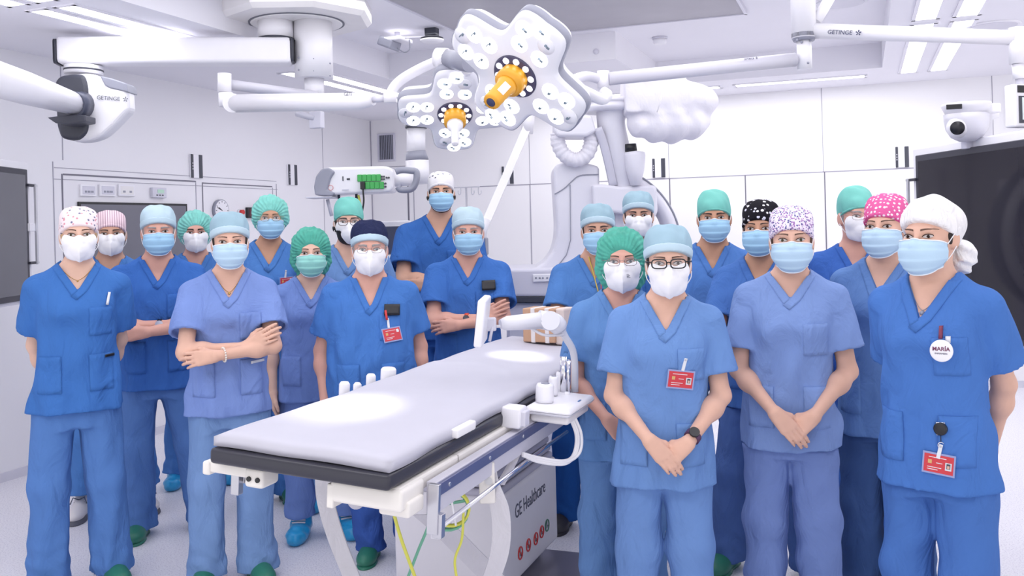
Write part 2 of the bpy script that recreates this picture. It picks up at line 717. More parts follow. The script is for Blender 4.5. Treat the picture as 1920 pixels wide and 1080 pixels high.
def union(prims, P, margin=0.07):
    d = np.full(len(P), BIG, F32)
    for pr in prims:
        m = np.all((P > pr.lo - margin) & (P < pr.hi + margin), axis=1)
        if m.any():
            idx = np.nonzero(m)[0]
            d[idx] = smin(d[idx], pr.f(P[idx]).astype(F32), pr.k)
    return d


def bounds(prims, pad=0.03):
    lo = np.min([p.lo for p in prims], axis=0) - pad
    hi = np.max([p.hi for p in prims], axis=0) + pad
    return lo, hi


_OFF5 = np.stack(np.meshgrid(*[np.arange(5)] * 3, indexing='ij'), -1).reshape(-1, 3)
_OFF4 = np.stack(np.meshgrid(*[np.arange(4)] * 3, indexing='ij'), -1).reshape(-1, 3)
_C8 = np.array([(0, 0, 0), (1, 0, 0), (0, 1, 0), (1, 1, 0), (0, 0, 1), (1, 0, 1), (0, 1, 1), (1, 1, 1)])
_E12 = [(0, 1), (2, 3), (4, 5), (6, 7), (0, 2), (1, 3), (4, 6), (5, 7), (0, 4), (1, 5), (2, 6), (3, 7)]


def surface(f, lo, hi, h):
    """sparse surface nets: vertices and quads of f = 0"""
    lo, hi = np.asarray(lo, float), np.asarray(hi, float)
    B = 4
    nb = np.ceil((hi - lo) / (B * h)).astype(int) + 1
    g = np.stack(np.meshgrid(*[np.arange(n) for n in nb], indexing='ij'), -1).reshape(-1, 3)
    cen = (lo + (g + 0.5) * B * h).astype(F32)
    d = f(cen)
    g = g[np.abs(d) < B * h * 1.25]
    if len(g) == 0:
        return np.zeros((0, 3)), np.zeros((0, 4), int)
    pts = (g[:, None, :] * B + _OFF5[None]).reshape(-1, 3)
    val = f((lo + pts * h).astype(F32)).reshape(-1, 5, 5, 5)
    vals = np.stack([val[:, c[0]:c[0] + 4, c[1]:c[1] + 4, c[2]:c[2] + 4] for c in _C8], -1).reshape(-1, 8)
    cells = (g[:, None, :] * B + _OFF4[None]).reshape(-1, 3)
    ins = vals < 0
    s = ins.sum(1)
    act = (s > 0) & (s < 8)
    vals, cells, ins = vals[act], cells[act], ins[act]
    acc = np.zeros((len(cells), 3))
    cnt = np.zeros(len(cells))
    for a, b in _E12:
        cr = ins[:, a] != ins[:, b]
        t = np.where(cr, vals[:, a] / (vals[:, a] - vals[:, b] + 1e-20), 0)
        p = _C8[a] + t[:, None] * (_C8[b] - _C8[a])
        acc += np.where(cr[:, None], p, 0)
        cnt += cr
    V = lo + (cells + acc / cnt[:, None]) * h
    N = (nb.max() + 2) * B
    key = (cells[:, 0] * N + cells[:, 1]) * N + cells[:, 2]
    order = np.argsort(key)
    key, V, cells, ins = key[order], V[order], cells[order], ins[order]
    Q = []
    st = (N * N, N, 1)
    for ax, cb in ((0, 1), (1, 2), (2, 4)):
        o1, o2 = [(1, 2), (2, 0), (0, 1)][ax]
        cr = np.nonzero(ins[:, 0] != ins[:, cb])[0]
        k = key[cr]
        ids = []
        ok = np.ones(len(cr), bool)
        for dk in (0, -st[o1], -st[o1] - st[o2], -st[o2]):
            j = np.clip(np.searchsorted(key, k + dk), 0, len(key) - 1)
            ok &= key[j] == k + dk
            ids.append(j)
        q = np.stack(ids, -1)[ok]
        fl = ins[cr, 0][ok]
        q[~fl] = q[~fl][:, ::-1]
        Q.append(q)
    return V, np.concatenate(Q)


def sdf_mesh(name, f, lo, hi, h, m, parent, T=None):
    V, Q = surface(f, lo, hi, h)
    if T is not None:
        V = V @ np.asarray(T)[:3, :3].T + np.asarray(T)[:3, 3]
    return link_mesh(name, np_mesh(name, V, Q), m, parent, local=True)


def trace_y(f, x, z, y0=-0.45, steps=70):
    """march from the front (-y) to the surface of f, for arrays x, z"""
    x, z = np.asarray(x, F32).ravel(), np.asarray(z, F32).ravel()
    y = np.full(x.shape, y0, F32)
    for _ in range(steps):
        d = f(np.stack([x, y, z], -1))
        y = np.minimum(y + np.clip(d, -0.03, 0.05) * 0.8, 0.2)
    return y


def grid_solid(name, G, th, m, parent, nrmdir=(0, -1, 0), local=True):
    """a sheet given as grid (nu, nv, 3), thickened towards nrmdir"""
    nu, nv = G.shape[:2]
    d = np.asarray(nrmdir, float) * th
    V = np.concatenate([G.reshape(-1, 3), (G + d).reshape(-1, 3)])
    n = nu * nv
    Q = []
    for i in range(nu - 1):
        for j in range(nv - 1):
            a, b, c, e = i * nv + j, (i + 1) * nv + j, (i + 1) * nv + j + 1, i * nv + j + 1
            Q.append((a, b, c, e))
            Q.append((n + e, n + c, n + b, n + a))
    bd = [(i, 0) for i in range(nu)] + [(nu - 1, j) for j in range(1, nv)] + [(i, nv - 1) for i in range(nu - 2, -1, -1)] + [(0, j) for j in range(nv - 2, 0, -1)]
    ids = [i * nv + j for i, j in bd]
    for a, b in zip(ids, ids[1:] + ids[:1]):
        Q.append((b, a, n + a, n + b))
    me = np_mesh(name, V, np.array(Q))
    bm = bmesh.new()
    bm.from_mesh(me)
    bmesh.ops.recalc_face_normals(bm, faces=bm.faces)
    bm.to_mesh(me)
    bm.free()
    return link_mesh(name, me, m, parent, local)


def folds(P, seed, amp, lam=0.09, vert=0.5):
    """soft cloth folds as a height field"""
    rng = np.random.RandomState(seed)
    out = np.zeros(len(P), F32)
    for i in range(5):
        w = rng.normal(size=3)
        w[2] *= vert
        w = nrm(w) * (2 * math.pi / (lam * rng.uniform(0.7, 1.8)))
        w2 = nrm(rng.normal(size=3)) * 9
        ph = P @ w.astype(F32) + 1.6 * np.sin(P @ w2.astype(F32) + rng.uniform(0, 6))
        out += (np.sin(ph + rng.uniform(0, 6))).astype(F32)
    return out * F32(amp / 2.2)
# ------------------------------------------------------------------ people
SKINS = {'light': (222, 178, 158), 'fair': (226, 186, 166), 'tan': (206, 160, 138), 'pink': (218, 166, 150), 'olive': (198, 150, 124)}
HAIRS = {'dark': (44, 34, 32), 'brown': (84, 62, 50), 'grey': (150, 146, 146), 'blond': (196, 166, 126), 'black': (28, 24, 26)}
M_EYEW = mat('eye_white', (206, 198, 198), rough=0.5, spec=.2)
M_IRIS = {'brown': mat('iris_brown', (49, 33, 27), rough=0.5, spec=.15), 'green': mat('iris_hazel', (73, 70, 52), rough=0.5, spec=.15), 'blue': mat('iris_grey_blue', (76, 88, 97), rough=0.5, spec=.15)}
M_LASH = mat('eyelash_dark', (62, 46, 44), rough=0.8)
M_N95 = mat('respirator_white', (244, 243, 247), rough=0.75, bump=0.06, bscale=160)
M_SURG = mat('surgical_mask_blue', (160, 202, 232), rough=0.8, bump=0.1, bscale=120)
M_SURG2 = mat('surgical_mask_pale', (184, 212, 234), rough=0.8, bump=0.1, bscale=120)
M_SURGG = mat('surgical_mask_green', (150, 214, 205), rough=0.8, bump=0.1, bscale=120)
M_MASKW = mat('mask_edge_white', (236, 240, 246), rough=0.8)
M_LOOP = mat('ear_loop_white', (240, 240, 244), rough=0.8)
M_PAPER = mat('cap_paper_blue', (150, 180, 196), rough=0.85, bump=0.35, bscale=26, var=0.06)
M_PAPERB = mat('cap_band_pale', (184, 208, 222), rough=0.85, bump=0.1, bscale=60)
M_PAPERL = mat('cap_paper_pale', (184, 208, 222), rough=0.85, bump=0.35, bscale=26, var=0.05)
M_BOUF = mat('bouffant_mint', (128, 204, 194), rough=0.8, bump=0.9, bscale=34, var=0.12, vscale=30)
M_BOUFG = mat('bouffant_green', (76, 166, 148), rough=0.8, bump=0.9, bscale=34, var=0.12, vscale=30)
M_TEAL = mat('cap_teal', (118, 196, 186), rough=0.85, bump=0.4, bscale=22, var=0.06)
M_NAVY = cloth('cap_navy', (38, 44, 78), 0.4, 24)
M_CAPW = cloth('cap_white_cotton', (240, 238, 240), 0.6, 22)
M_PR_PINK = dots_mat('print_small_pink_flowers', (240, 226, 230), (214, 150, 164), 52, 0.27, (120, 120, 150))
M_PR_STRIPE = stripe_mat('print_pink_stripes', (238, 214, 222), (176, 138, 158), 26)
M_PR_BW = dots_mat('print_black_white', (26, 24, 32), (236, 234, 240), 48, 0.33, (210, 210, 226))
M_PR_LILAC = dots_mat('print_lilac_florals', (232, 222, 238), (158, 118, 176), 120, 0.44, (96, 96, 150))
M_PR_DOT = dots_mat('print_pink_dots', (218, 98, 156), (246, 226, 238), 62, 0.33, None, 0.55)
M_PR_GREY = dots_mat('print_grey_sketches', (226, 224, 230), (98, 100, 116), 26, 0.20, (170, 172, 184))
M_CLOG = mat('clog_green', (44, 118, 98), rough=0.45)
M_CLOGK = mat('clog_black', (46, 44, 52), rough=0.5)
M_COVER = mat('shoe_cover_blue', (44, 158, 214), rough=0.3, bump=0.8, bscale=30, var=0.1, vscale=20)
M_SNEAK = mat('sneaker_white', (226, 222, 224), rough=0.6)
M_SOLE = mat('sneaker_sole_grey', (96, 98, 110), rough=0.7)
M_LACE = mat('sneaker_lace_grey', (84, 92, 112), rough=0.8)
M_COVERLACE = mat('cover_tie_white', (232, 226, 230), rough=0.8)
M_SOCK = mat('trouser_inside', (60, 70, 100), rough=0.9)
M_GLASSK = mat('spectacles_black', (22, 22, 28), rough=0.25)
M_GLASSB = mat('spectacles_brown', (72, 54, 56), rough=0.3)
M_GLASSW = mat('spectacles_wire', (150, 140, 140), rough=0.25, metal=0.8)
M_GLASSG = mat('spectacles_gold', (176, 150, 116), rough=0.25, metal=0.7)
M_LENS = mat('spectacle_lens', (250, 250, 255), rough=0.03, alpha=0.10, spec=0.8)
M_GOLD = mat('gold_chain', (206, 168, 98), rough=0.25, metal=0.9)


def head_prims(male):
    w = 1.0 if male else 0.965
    ps = [ell((0, .018, .022), (.077 * w, .098, .095), 0.0),
          ell((0, -.010, -.045), (.064 * w, .080, .080), 0.03),
          ell((0, -.034, -.085), (.048 * w, .052, .032), 0.03),
          ell((0, -.064, -.102), (.022, .022, .017), 0.02),
          rc((-.036, -.0765, .019), (.036, -.0765, .019), .0105 if male else .009, k=0.02),
          ell((-.042, -.060, -.030), (.024, .024, .022), 0.025), ell((.042, -.060, -.030), (.024, .024, .022), 0.025)]
    return ps


def make_head(male):
    base = head_prims(male)
    nose = [rc((0, -.086, .006), (0, -.109, -.034), .0075, .0115, 0.0), ell((-.011, -.098, -.038), (.008, .010, .008), .01), ell((.011, -.098, -.038), (.008, .010, .008), .01)]
    w = 1.0 if male else 0.965
    ears = []
    for s in (-1, 1):
        R = np.array(Matrix.Rotation(s * -0.35, 3, 'Z'))
        ears.append(ell((s * .0795 * w, .012, -.012), (.0085, .019, .031), 0.0, R))
        ears.append(ell((s * .077 * w, .008, -.034), (.007, .011, .012), 0.008))
    sock = [ell((s * .0325, -.1005, -.001), (.021, .0145, .0125), 0.0) for s in (-1, 1)]

    def f(P):
        d = union(base, P, 0.08)
        s = union(sock, P, 0.04)
        d = smax(d, -s, 0.014)
        d = smin(d, union(nose, P, 0.05), 0.012)
        d = smin(d, union(ears, P, 0.05), 0.008)
        return d
    return f


def bare_head(P):
    return union(head_prims(True), P, .08)


HEADS = {True: make_head(True), False: make_head(False)}
HLO, HHI = np.array([-.10, -.13, -.125]), np.array([.10, .13, .125])


def ik(S, W, l1, l2, pole):
    S, W, pole = [np.asarray(q, float) for q in (S, W, pole)]
    d = W - S
    D = np.linalg.norm(d)
    if D > (l1 + l2) * 0.985:
        k = D / ((l1 + l2) * 0.985)
        l1, l2 = l1 * k, l2 * k
    n = d / D
    a = (l1 * l1 - l2 * l2 + D * D) / (2 * D)
    h = math.sqrt(max(l1 * l1 - a * a, 0))
    p = nrm(pole - n * np.dot(pole, n))
    return S + n * a + p * h


def hand_prims(W, f, n, side, s, curl=(0.35, 0.45, 0.3), spread=0.05, thumb=0.0, male=True):
    """palm, four fingers and a thumb. f: finger direction, n: back-of-hand normal, side: -1 image-left arm, +1 image-right"""
    f = nrm(f)
    n = nrm(np.asarray(n, float) - f * np.dot(n, f))
    t = np.cross(n, f) * (1 if side < 0 else -1)
    s = s * (1.0 if male else 0.92)
    W = np.asarray(W, float)

    def p(x, y, z):
        return W + s * (f * x + t * y + n * z)
    ps = []
    ys = (.030, .010, -.010, -.028)
    bl = (.090, .094, .089, .080)
    ps.append(rc(p(0, .010, 0), p(.045, .012, -.002), .021 * s, .0165 * s, 0.01))
    ps.append(rc(p(0, -.010, 0), p(.045, -.012, -.002), .020 * s, .0155 * s, 0.014))
    for y, b in zip(ys, bl):
        ps.append(rc(p(.018, y * .65, 0), p(b - .006, y, 0.0), .0135 * s, .0112 * s, 0.012))
    L = ((.043, .026, .021), (.047, .030, .022), (.044, .028, .021), (.034, .021, .019))
    fing = []
    for i, (y, b, ls) in enumerate(zip(ys, bl, L)):
        q = p(b, y, 0.0)
        ang = 0.0
        yaw = spread * (1.5 - i) * 1.3
        r = .0094 if i < 3 else .0082
        c = [curl[0] * (1 + 0.12 * i), curl[1] * (1 + 0.1 * ((i * 7) % 3)), curl[2]]
        one = []
        for j, l in enumerate(ls):
            ang += c[j]
            dirv = (f * math.cos(yaw) + t * math.sin(yaw)) * math.cos(ang) - n * math.sin(ang)
            q2 = q + dirv * l * s
            one.append(rc(q, q2, (r - .0006 * j) * s, (r - .0006 * (j + 1)) * s, 0.003))
            q = q2
        fing.append(one)
    q0, q1, q2, q3 = p(.018, .020, -.008), p(.048, .043, -.016 - thumb * .02), p(.074, .050, -.022 - thumb * .035), p(.097, .048, -.026 - thumb * .045)
    th = [rc(q0, q1, .0155 * s, .0125 * s, 0.012), rc(q1, q2, .0118 * s, .0104 * s, 0.005), rc(q2, q3, .0104 * s, .0085 * s, 0.004)]
    nails = []
    return ps, fing, th


MASKGEO = {}


def mask_grid(kind):
    """outer sheet of a face mask in head coordinates"""
    if kind in MASKGEO:
        return MASKGEO[kind]
    nu, nv = 33, 30
    G = np.zeros((nu, nv, 3))
    for i in range(nu):
        s = -1 + 2 * i / (nu - 1)
        for j in range(nv):
            t = j / (nv - 1)
            if kind == 'n95':
                yc = np.interp(t, (0, .12, .35, .6, .85, 1), (-.104, -.116, -.143, -.146, -.128, -.100))
                zc = np.interp(t, (0, .35, .6, 1), (-.008, -.050, -.082, -.128))
                w = np.interp(t, (0, .15, .45, .75, 1), (.042, .058, .0705, .062, .042))
                a = abs(s)
                y = -.030 + (yc + .030) * (1 - a ** 1.25) ** 0.92
                if t < .3:
                    y = -.052 + (yc + .052) * (1 - a ** 1.15)
                    y = y * (1 - t / .3) + (-.030 + (yc + .030) * (1 - a ** 1.25) ** .92) * (t / .3)
                z = zc + (a ** 1.5) * np.interp(t, (0, .5, 1), (-.016, .004, .034))
                x = s * w
            else:
                yc = np.interp(t, (0, .10, .35, .65, .88, 1), (-.104, -.114, -.127, -.126, -.112, -.092))
                zc = np.interp(t, (0, 1), (-.010, -.126))
                w = np.interp(t, (0, .3, .6, .85, 1), (.074, .079, .077, .066, .052))
                ph = s * math.radians(86)
                x = w * math.sin(ph)
                y = -.028 + (yc + .028) * max(math.cos(ph), 0) ** 0.8
                z = zc + (abs(s) ** 2.2) * np.interp(t, (0, .5, 1), (-.014, .002, .030))
            G[i, j] = (x, y, z)
    f = HEADS[True]
    V = G.reshape(-1, 3).astype(F32)
    for it in range(12):
        d = f(V)
        e = 0.003
        gr = np.stack([f(V + np.eye(3, dtype=F32)[k] * F32(e)) - f(V - np.eye(3, dtype=F32)[k] * F32(e)) for k in range(3)], -1)
        gr /= np.linalg.norm(gr, axis=1, keepdims=True) + 1e-6
        push = np.clip(0.0065 - d, 0, .006)
        push[V[:, 2] < -.115] *= 0.3
        W = (V + gr.astype(F32) * push[:, None].astype(F32)).reshape(nu, nv, 3)
        W = (W + W[::-1] * np.array((-1, 1, 1), F32)) / 2
        if it < 9:                              # relax so the sheet stays even
            W[1:-1, 1:-1] = W[1:-1, 1:-1] * F32(.7) + F32(.075) * (W[2:, 1:-1] + W[:-2, 1:-1] + W[1:-1, 2:] + W[1:-1, :-2])
        V = W.reshape(-1, 3).astype(F32)
    G = V.reshape(nu, nv, 3).astype(float)
    for j in range(nv):
        t = j / (nv - 1)
        for i in range(nu):
            s = -1 + 2 * i / (nu - 1)
            if kind == 'surg' and .10 < t < .95:      # three pleats
                G[i, j, 1] -= .0050 * (1 - ((t * 3.4 + .1) % 1.0)) * (1 - abs(s) ** 4)
            if kind == 'n95':                         # crisp middle crease
                G[i, j, 1] -= .005 * max(0, 1 - abs(s) / .25) * math.sin(math.pi * t) ** .5
    MASKGEO[kind] = G
    return MASKGEO[kind]


CAPGEO = {}


def cap_geo(kind):
    """cap (and its band) in head coordinates"""
    if kind in CAPGEO:
        return CAPGEO[kind]
    lo, hi = np.array([-.2, -.2, -.2]), np.array([.2, .25, .2])
    head = HEADS[True]

    def plane(P, p0, p1):
        """below the line p0-p1 (y, z) is positive"""
        (ya, za), (yb, zb) = p0, p1
        z = za + (P[:, 1] - ya) * (zb - za) / (yb - ya)
        return (z - P[:, 2]) * math.cos(math.atan2(zb - za, yb - ya))
    if kind == 'surg':
        pr = [ell((0, .020, .040), (.0865, .108, .090), 0)]
        tp = rc((-.03, .02, .085), (.03, .03, .085), .052, .052, 0.03)
        pl = lambda P: plane(P, (-.09, .046), (.11, -.022))
        f = lambda P: smax(union(pr + [tp], P, .1) + folds(P, 3, .0022, .05), pl(P), .004)
        b0 = [ell((0, .020, .040), (.0915, .1135, .094), 0)]
        band = lambda P: np.maximum(np.maximum(union(b0, P, .1), pl(P) - .001), -pl(P) - .030)
    elif kind == 'tall':
        pr = [ell((0, .022, .040), (.086, .108, .092), 0), rc((-.025, .01, .090), (.025, .045, .088), .050, .050, 0.03)]
        pl = lambda P: plane(P, (-.09, .040), (.11, -.045))
        f = lambda P: smax(union(pr, P, .1) + folds(P, 5, .003, .06), pl(P), .004)
        b0 = [ell((0, .022, .038), (.0905, .1130, .094), 0)]
        band = lambda P: np.maximum(np.maximum(union(b0, P, .1), pl(P) - .001), -pl(P) - .008)
    elif kind == 'skull':
        pr = [ell((0, .020, .034), (.085, .106, .092), 0), rc((-.03, .02, .078), (.03, .035, .075), .050, .050, 0.03)]
        pl = lambda P: plane(P, (-.09, .044), (.12, -.060))
        f = lambda P: smax(union(pr, P, .1) + folds(P, 8, .0025, .06), pl(P), .004)
        b0 = [ell((0, .020, .034), (.0892, .1105, .094), 0)]
        band = lambda P: np.maximum(np.maximum(union(b0, P, .1), pl(P) - .001), -pl(P) - .014)
    elif kind == 'bouf':
        pr = [ell((0, .035, .036), (.108, .114, .106), 0), ell((0, .045, -.02), (.100, .090, .080), .04)]
        pl = lambda P: plane(P, (-.090, .066), (-.005, -.075))

        def f(P):
            th = np.arctan2(P[:, 2], P[:, 0])
            puck = 0.0045 * np.sin(th * 30 + 2.0 * np.sin(P[:, 1] * 40)) * np.clip((.09 - P[:, 1]) / .16, .15, 1)
            return smax(union(pr, P, .1) + puck.astype(F32) + folds(P, 4, .004, .04), pl(P), .006)
        band = lambda P: np.maximum(np.maximum(union(pr, P, .1) + .006, pl(P) - .004), -pl(P) - .006)
    elif kind == 'bouflow':
        pr = [ell((0, .030, .028), (.104, .114, .112), 0), ell((0, .045, -.050), (.104, .090, .095), .04)]
        pl = lambda P: plane(P, (-.082, .070), (-.030, -.14))

        def f(P):
            th = np.arctan2(P[:, 2], P[:, 0])
            puck = 0.004 * np.sin(th * 34 + 2.0 * np.sin(P[:, 1] * 40)) * np.clip((.09 - P[:, 1]) / .16, .15, 1)
            return smax(union(pr, P, .1) + puck.astype(F32) + folds(P, 6, .004, .04), pl(P), .006)
        band = lambda P: np.maximum(np.maximum(union(pr, P, .1) + .008, pl(P) - .004), -pl(P) - .005)
    elif kind == 'wrap':
        pr = [ell((0, .022, .036), (.092, .114, .098), 0)]
        pl = lambda P: plane(P, (-.09, .050), (.14, -.075))
        f = lambda P: smax(union(pr, P, .1) + folds(P, 12, .0035, .07), pl(P), .008)
        bun = [ell((.030, .135, -.075), (.056, .050, .058), 0)]
        band = lambda P: union(bun, P, .1) + folds(P, 2, .006, .035, 1.0)
    out = []
    for g in (f, band):
        out.append(surface(g, lo, hi, .005))
    CAPGEO[kind] = out
    return out


def xf(V, T):
    T = np.asarray(T, float)
    return np.asarray(V) @ T[:3, :3].T + T[:3, 3]


SHOEGEO = {}


def shoe_geo(kind):
    """shoe in foot coordinates: ankle above origin, toe towards -y"""
    if kind in SHOEGEO:
        return SHOEGEO[kind]
    lo, hi = (-.09, -.24, -.01), (.09, .14, .16)
    out = []
    if kind == 'clog':
        ps = [ell((0, -.105, .036), (.052, .085, .044), 0), ell((0, .02, .035), (.040, .085, .048), .04), ell((0, -.03, .055), (.040, .09, .034), .03)]
        f = lambda P: smax(np.maximum(union(ps, P, .1), -P[:, 2] + 0.0), -(union([ell((0, .045, .115), (.034, .055, .05), 0)], P, .1)), .01)
        out.append(surface(f, lo, hi, .006))
        s = [ell((0, -.10, .0), (.053, .093, .03), 0), ell((0, .03, .0), (.042, .078, .03), .03)]
        out.append(surface(lambda P: np.maximum(union(s, P, .1), np.abs(P[:, 2] - .009) - .009), lo, hi, .006))
    elif kind == 'cover':
        ps = [ell((0, -.10, .040), (.058, .098, .050), 0), ell((0, .02, .06), (.052, .085, .075), .05), rc((0, .01, .08), (0, .01, .13), .048, .050, .03)]
        f = lambda P: np.maximum(np.maximum(union(ps, P, .1) + folds(P, 9, .0030, .05), -P[:, 2] + .001), P[:, 2] - .135)
        out.append(surface(f, lo, hi, .006))
    else:
        ps = [ell((0, -.105, .045), (.046, .088, .040), 0), ell((0, .02, .05), (.039, .080, .055), .04), rc((0, .01, .07), (0, .01, .10), .036, .037, .02), ell((0, -.03, .06), (.034, .07, .045), .03)]
        out.append(surface(lambda P: np.maximum(union(ps, P, .1), -P[:, 2] + .016), lo, hi, .005))
        s = [ell((0, -.10, .0), (.053, .098, .05), 0), ell((0, .03, .0), (.044, .080, .05), .03)]
        out.append(surface(lambda P: np.maximum(union(s, P, .1), np.abs(P[:, 2] - .014) - .014), lo, hi, .005))
    SHOEGEO[kind] = out
    return out


TORSO_F = [(.40, .186, .132, .0), (.47, .184, .132, .0), (.53, .178, .130, .0), (.62, .160, .120, .0), (.69, .158, .124, -.004), (.735, .160, .132, -.012),
           (.775, .157, .112, -.002), (.805, .138, .090, .010), (.83, .100, .074, .018), (.852, .068, .062, .024), (.87, .052, .052, .028)]
TORSO_M = [(.40, .190, .132, .0), (.47, .190, .133, .0), (.53, .187, .135, -.004), (.62, .182, .134, -.008), (.69, .186, .130, -.006), (.745, .186, .124, .0),
           (.785, .172, .104, .008), (.81, .142, .086, .014), (.832, .104, .074, .018), (.852, .074, .064, .024), (.87, .056, .054, .028)]

PEOPLE = {}


def person(label, px, d, eye, male=False, bulk=1.0, yaw=0, hyaw=0, hpitch=0, hroll=0, pose='down', tunic=(74, 126, 214), trousers=None,
           skin='light', hair='dark', cap=('surg', None), mask=('n95', None), shoes='clog', stance=.10, hem=.455, vneck=.782, belly=0.0, sw=None,
           glasses=None, iris='brown', legs=0.0, gaze=(0, 0), hairstyle='short', arms=None, watch=None, seed=0, hs=1.0, vband=True, pockets=True, wide=1.0, stance_off=0.0, leg_hem=.042):
    rng = random.Random(seed)
    hz = PY0 - math.tan(ROLL) * (px - CX)
    g = C(px, hz + CAM_H * F_PX / d, d)
    r = math.hypot(g[0], g[1])
    psi = math.atan2(-g[0], g[1]) + math.radians(yaw)
    t = thing('person', label, 'person', (g[0], g[1], 0), (0, 0, psi), group='operating team in blue scrubs')
    R = np.array(Matrix.Rotation(psi, 3, 'Z'))
    loc = lambda w: R.T @ (np.asarray(w, float) - np.array([g[0], g[1], 0]))
    E = loc(C(eye[0], eye[1], d - .02))
    H = E[2] / .936
    k = H / (1.75 if male else 1.65)
    TT = TORSO_M if male else TORSO_F
    tx = E[0] * 0.4
    zs = [q[0] * H for q in TT]
    lean = np.interp([q[0] for q in TT], (.45, .87), (0.0, 1.0))
    cx = [E[0] * 0.75 * l for l in lean]
    cyo = [(E[1] + .0) * l * .8 for l in lean]
    bq = [math.exp(-((q[0] - .60) / .11) ** 2) * belly for q in TT]
    wb = bulk * wide
    ta = [q[1] * k * (wb if q[0] < .8 else (wb + 1) / 2) + b * .4 for q, b in zip(TT, bq)]
    tb = [q[2] * k * (bulk if q[0] < .8 else (bulk + 1) / 2) + b * .6 for q, b in zip(TT, bq)]
    tcy = [q[3] * k - b * .45 + c for q, b, c in zip(TT, bq, cyo)]
    gap = .014
    z0b = (hem + .05) * H
    body_t = stack(zs, [max(a - gap, .02) for a in ta], [max(b - gap, .02) for b in tb], cx, tcy, k=.02)
    SX, SY = cx[7], tcy[7]
    sw = (sw if sw else (.110 if male else .103) * H * (0.5 + 0.5 * bulk)) - 0.012
    sh = [np.array([SX + s * sw, SY + .006, .797 * H]) for s in (-1, 1)]
    M_SK = mat('skin_' + skin, SKINS[skin], rough=0.55, var=0.05, vscale=14, spec=0.35, bump=0.08, bscale=140)
    M_T = cloth('scrub_%d_%d_%d' % tunic, tunic)
    tr = trousers or tunic
    M_P = cloth('scrub_%d_%d_%d' % tr, tr)
    M_H = mat('hair_' + hair, HAIRS[hair], rough=0.7, bump=0.6, bscale=90, var=0.15, vscale=60)
    # ---- head frame
    hb = Matrix.Rotation(math.radians(hyaw), 3, 'Z') @ Matrix.Rotation(math.radians(hpitch), 3, 'X') @ Matrix.Rotation(math.radians(hroll), 3, 'Y')
    hR = np.array(hb)
    hs = hs * (1.0 if male else 0.965)
    T = np.eye(4)
    T[:3, :3] = hR * hs
    T[:3, 3] = E
    head = HEADS[male]
    hRi = hR.astype(F32)

    def head_world(P):
        return head((P - E.astype(F32)) @ hRi / F32(hs)) * F32(hs)
    hp = Prim(head_world, E - .15, E + .15, .02)
    nb = np.array([cx[9], tcy[9] - .002, .855 * H])
    ntop = E + hR @ np.array([0, .020, -.075]) * hs
    nr = (.060 if male else .051) * (bulk ** .5)
    core = [body_t, rc(nb + (0, 0, -.03), ntop, nr + .006, nr, .03)]
    for s, S in zip((-1, 1), sh):
        core.append(rc(nb + (s * .02, .010, -.004), S + (-s * .03, 0, -.002), .040 * k, .044 * k, .03))
    hemz = hem * H
    tun_t = stack([hemz - .08] + [z for z in zs if z > hemz + .02],
                  [ta[1] * 1.08] + [a for a, z in zip(ta, zs) if z > hemz + .02], [tb[1] * 1.12] + [b for b, z in zip(tb, zs) if z > hemz + .02],
                  [0.0] + [c for c, z in zip(cx, zs) if z > hemz + .02], [tcy[1] * .5] + [c for c, z in zip(tcy, zs) if z > hemz + .02], k=.03)

    def front(x, z):
        return float(trace_y(lambda Q_: union([tun_t], Q_, .3), [x], [z])[0])
    # ---- arms
    l1, l2 = .172 * H, .152 * H
    am = (1.0 if male else .86) * bulk ** .4
    W0 = tb[4] - tcy[4]          # belly front distance
    A = {}
    P = lambda x, y, z: np.array([cx[5] * .6 + x * k, y, z * H])
    if pose == 'back':
        for i, s in enumerate((-1, 1)):
            A[i] = dict(W=P(s * .10, .20, .50), pole=(s * .8, .35, 0), f=(-s * .6, .15, -.7), n=(s * .2, .9, 0))
    elif pose == 'down':
        for i, s in enumerate((-1, 1)):
            A[i] = dict(W=P(s * (sw / k + .050), -.03, .485), pole=(s * .5, .8, 0), f=(-s * .08, -.12, -1), n=(s, .1, 0))
    elif pose == 'clasp':
        fy = -W0 - .045
        for i_, (x, z, fx, fz, ext, nx0) in enumerate(((-.062, .552, .64, -.74, .038, .20), (.086, .545, -.74, -.62, .014, -.20))):
            Wc = P(x, 0, z)
            tip = Wc + np.array([fx, 0, fz]) * .185 * k
            yw = min(front(Wc[0], Wc[2]), front(tip[0], max(tip[2], hemz + .01))) - .034 - ext
            yt = front(tip[0], max(tip[2], hemz + .01)) - .026 - ext
            Wc[1] = yw
            A[i_] = dict(W=Wc, pole=(-.75 if i_ == 0 else .75, .80, 0), f=(fx, (yt - yw) / (.185 * k) - .06, fz), n=(nx0, -.95, .2), curl=(.08, .34, .28) if i_ == 0 else (.40, .75, .5), spread=-.01)
    elif pose in ('cross', 'crossm'):
        fy = -W0 - .048
        sg = 1 if pose == 'cross' else -1
        i, j = (1, 0) if pose == 'cross' else (0, 1)
        # front arm: from the sg side across, its hand on the other arm
        A[i] = dict(W=P(-sg * .050, fy - .040, .640), pole=(sg * 1.0, -.25, -.75), f=(-sg * .95, .22, -.10), n=(-sg * .2, -.95, .25), curl=(.25, .35, .25))
        # rear arm: under the front one, fingers show on the front arm's biceps
        A[j] = dict(W=P(sg * .065, fy + .012, .655), pole=(-sg * 1.0, -.25, -.75), f=(sg * .85, -.25, .45), n=(sg * .1, -.9, .3), curl=(.2, .35, .3), handoff=(sg * .05, -.058, .02))
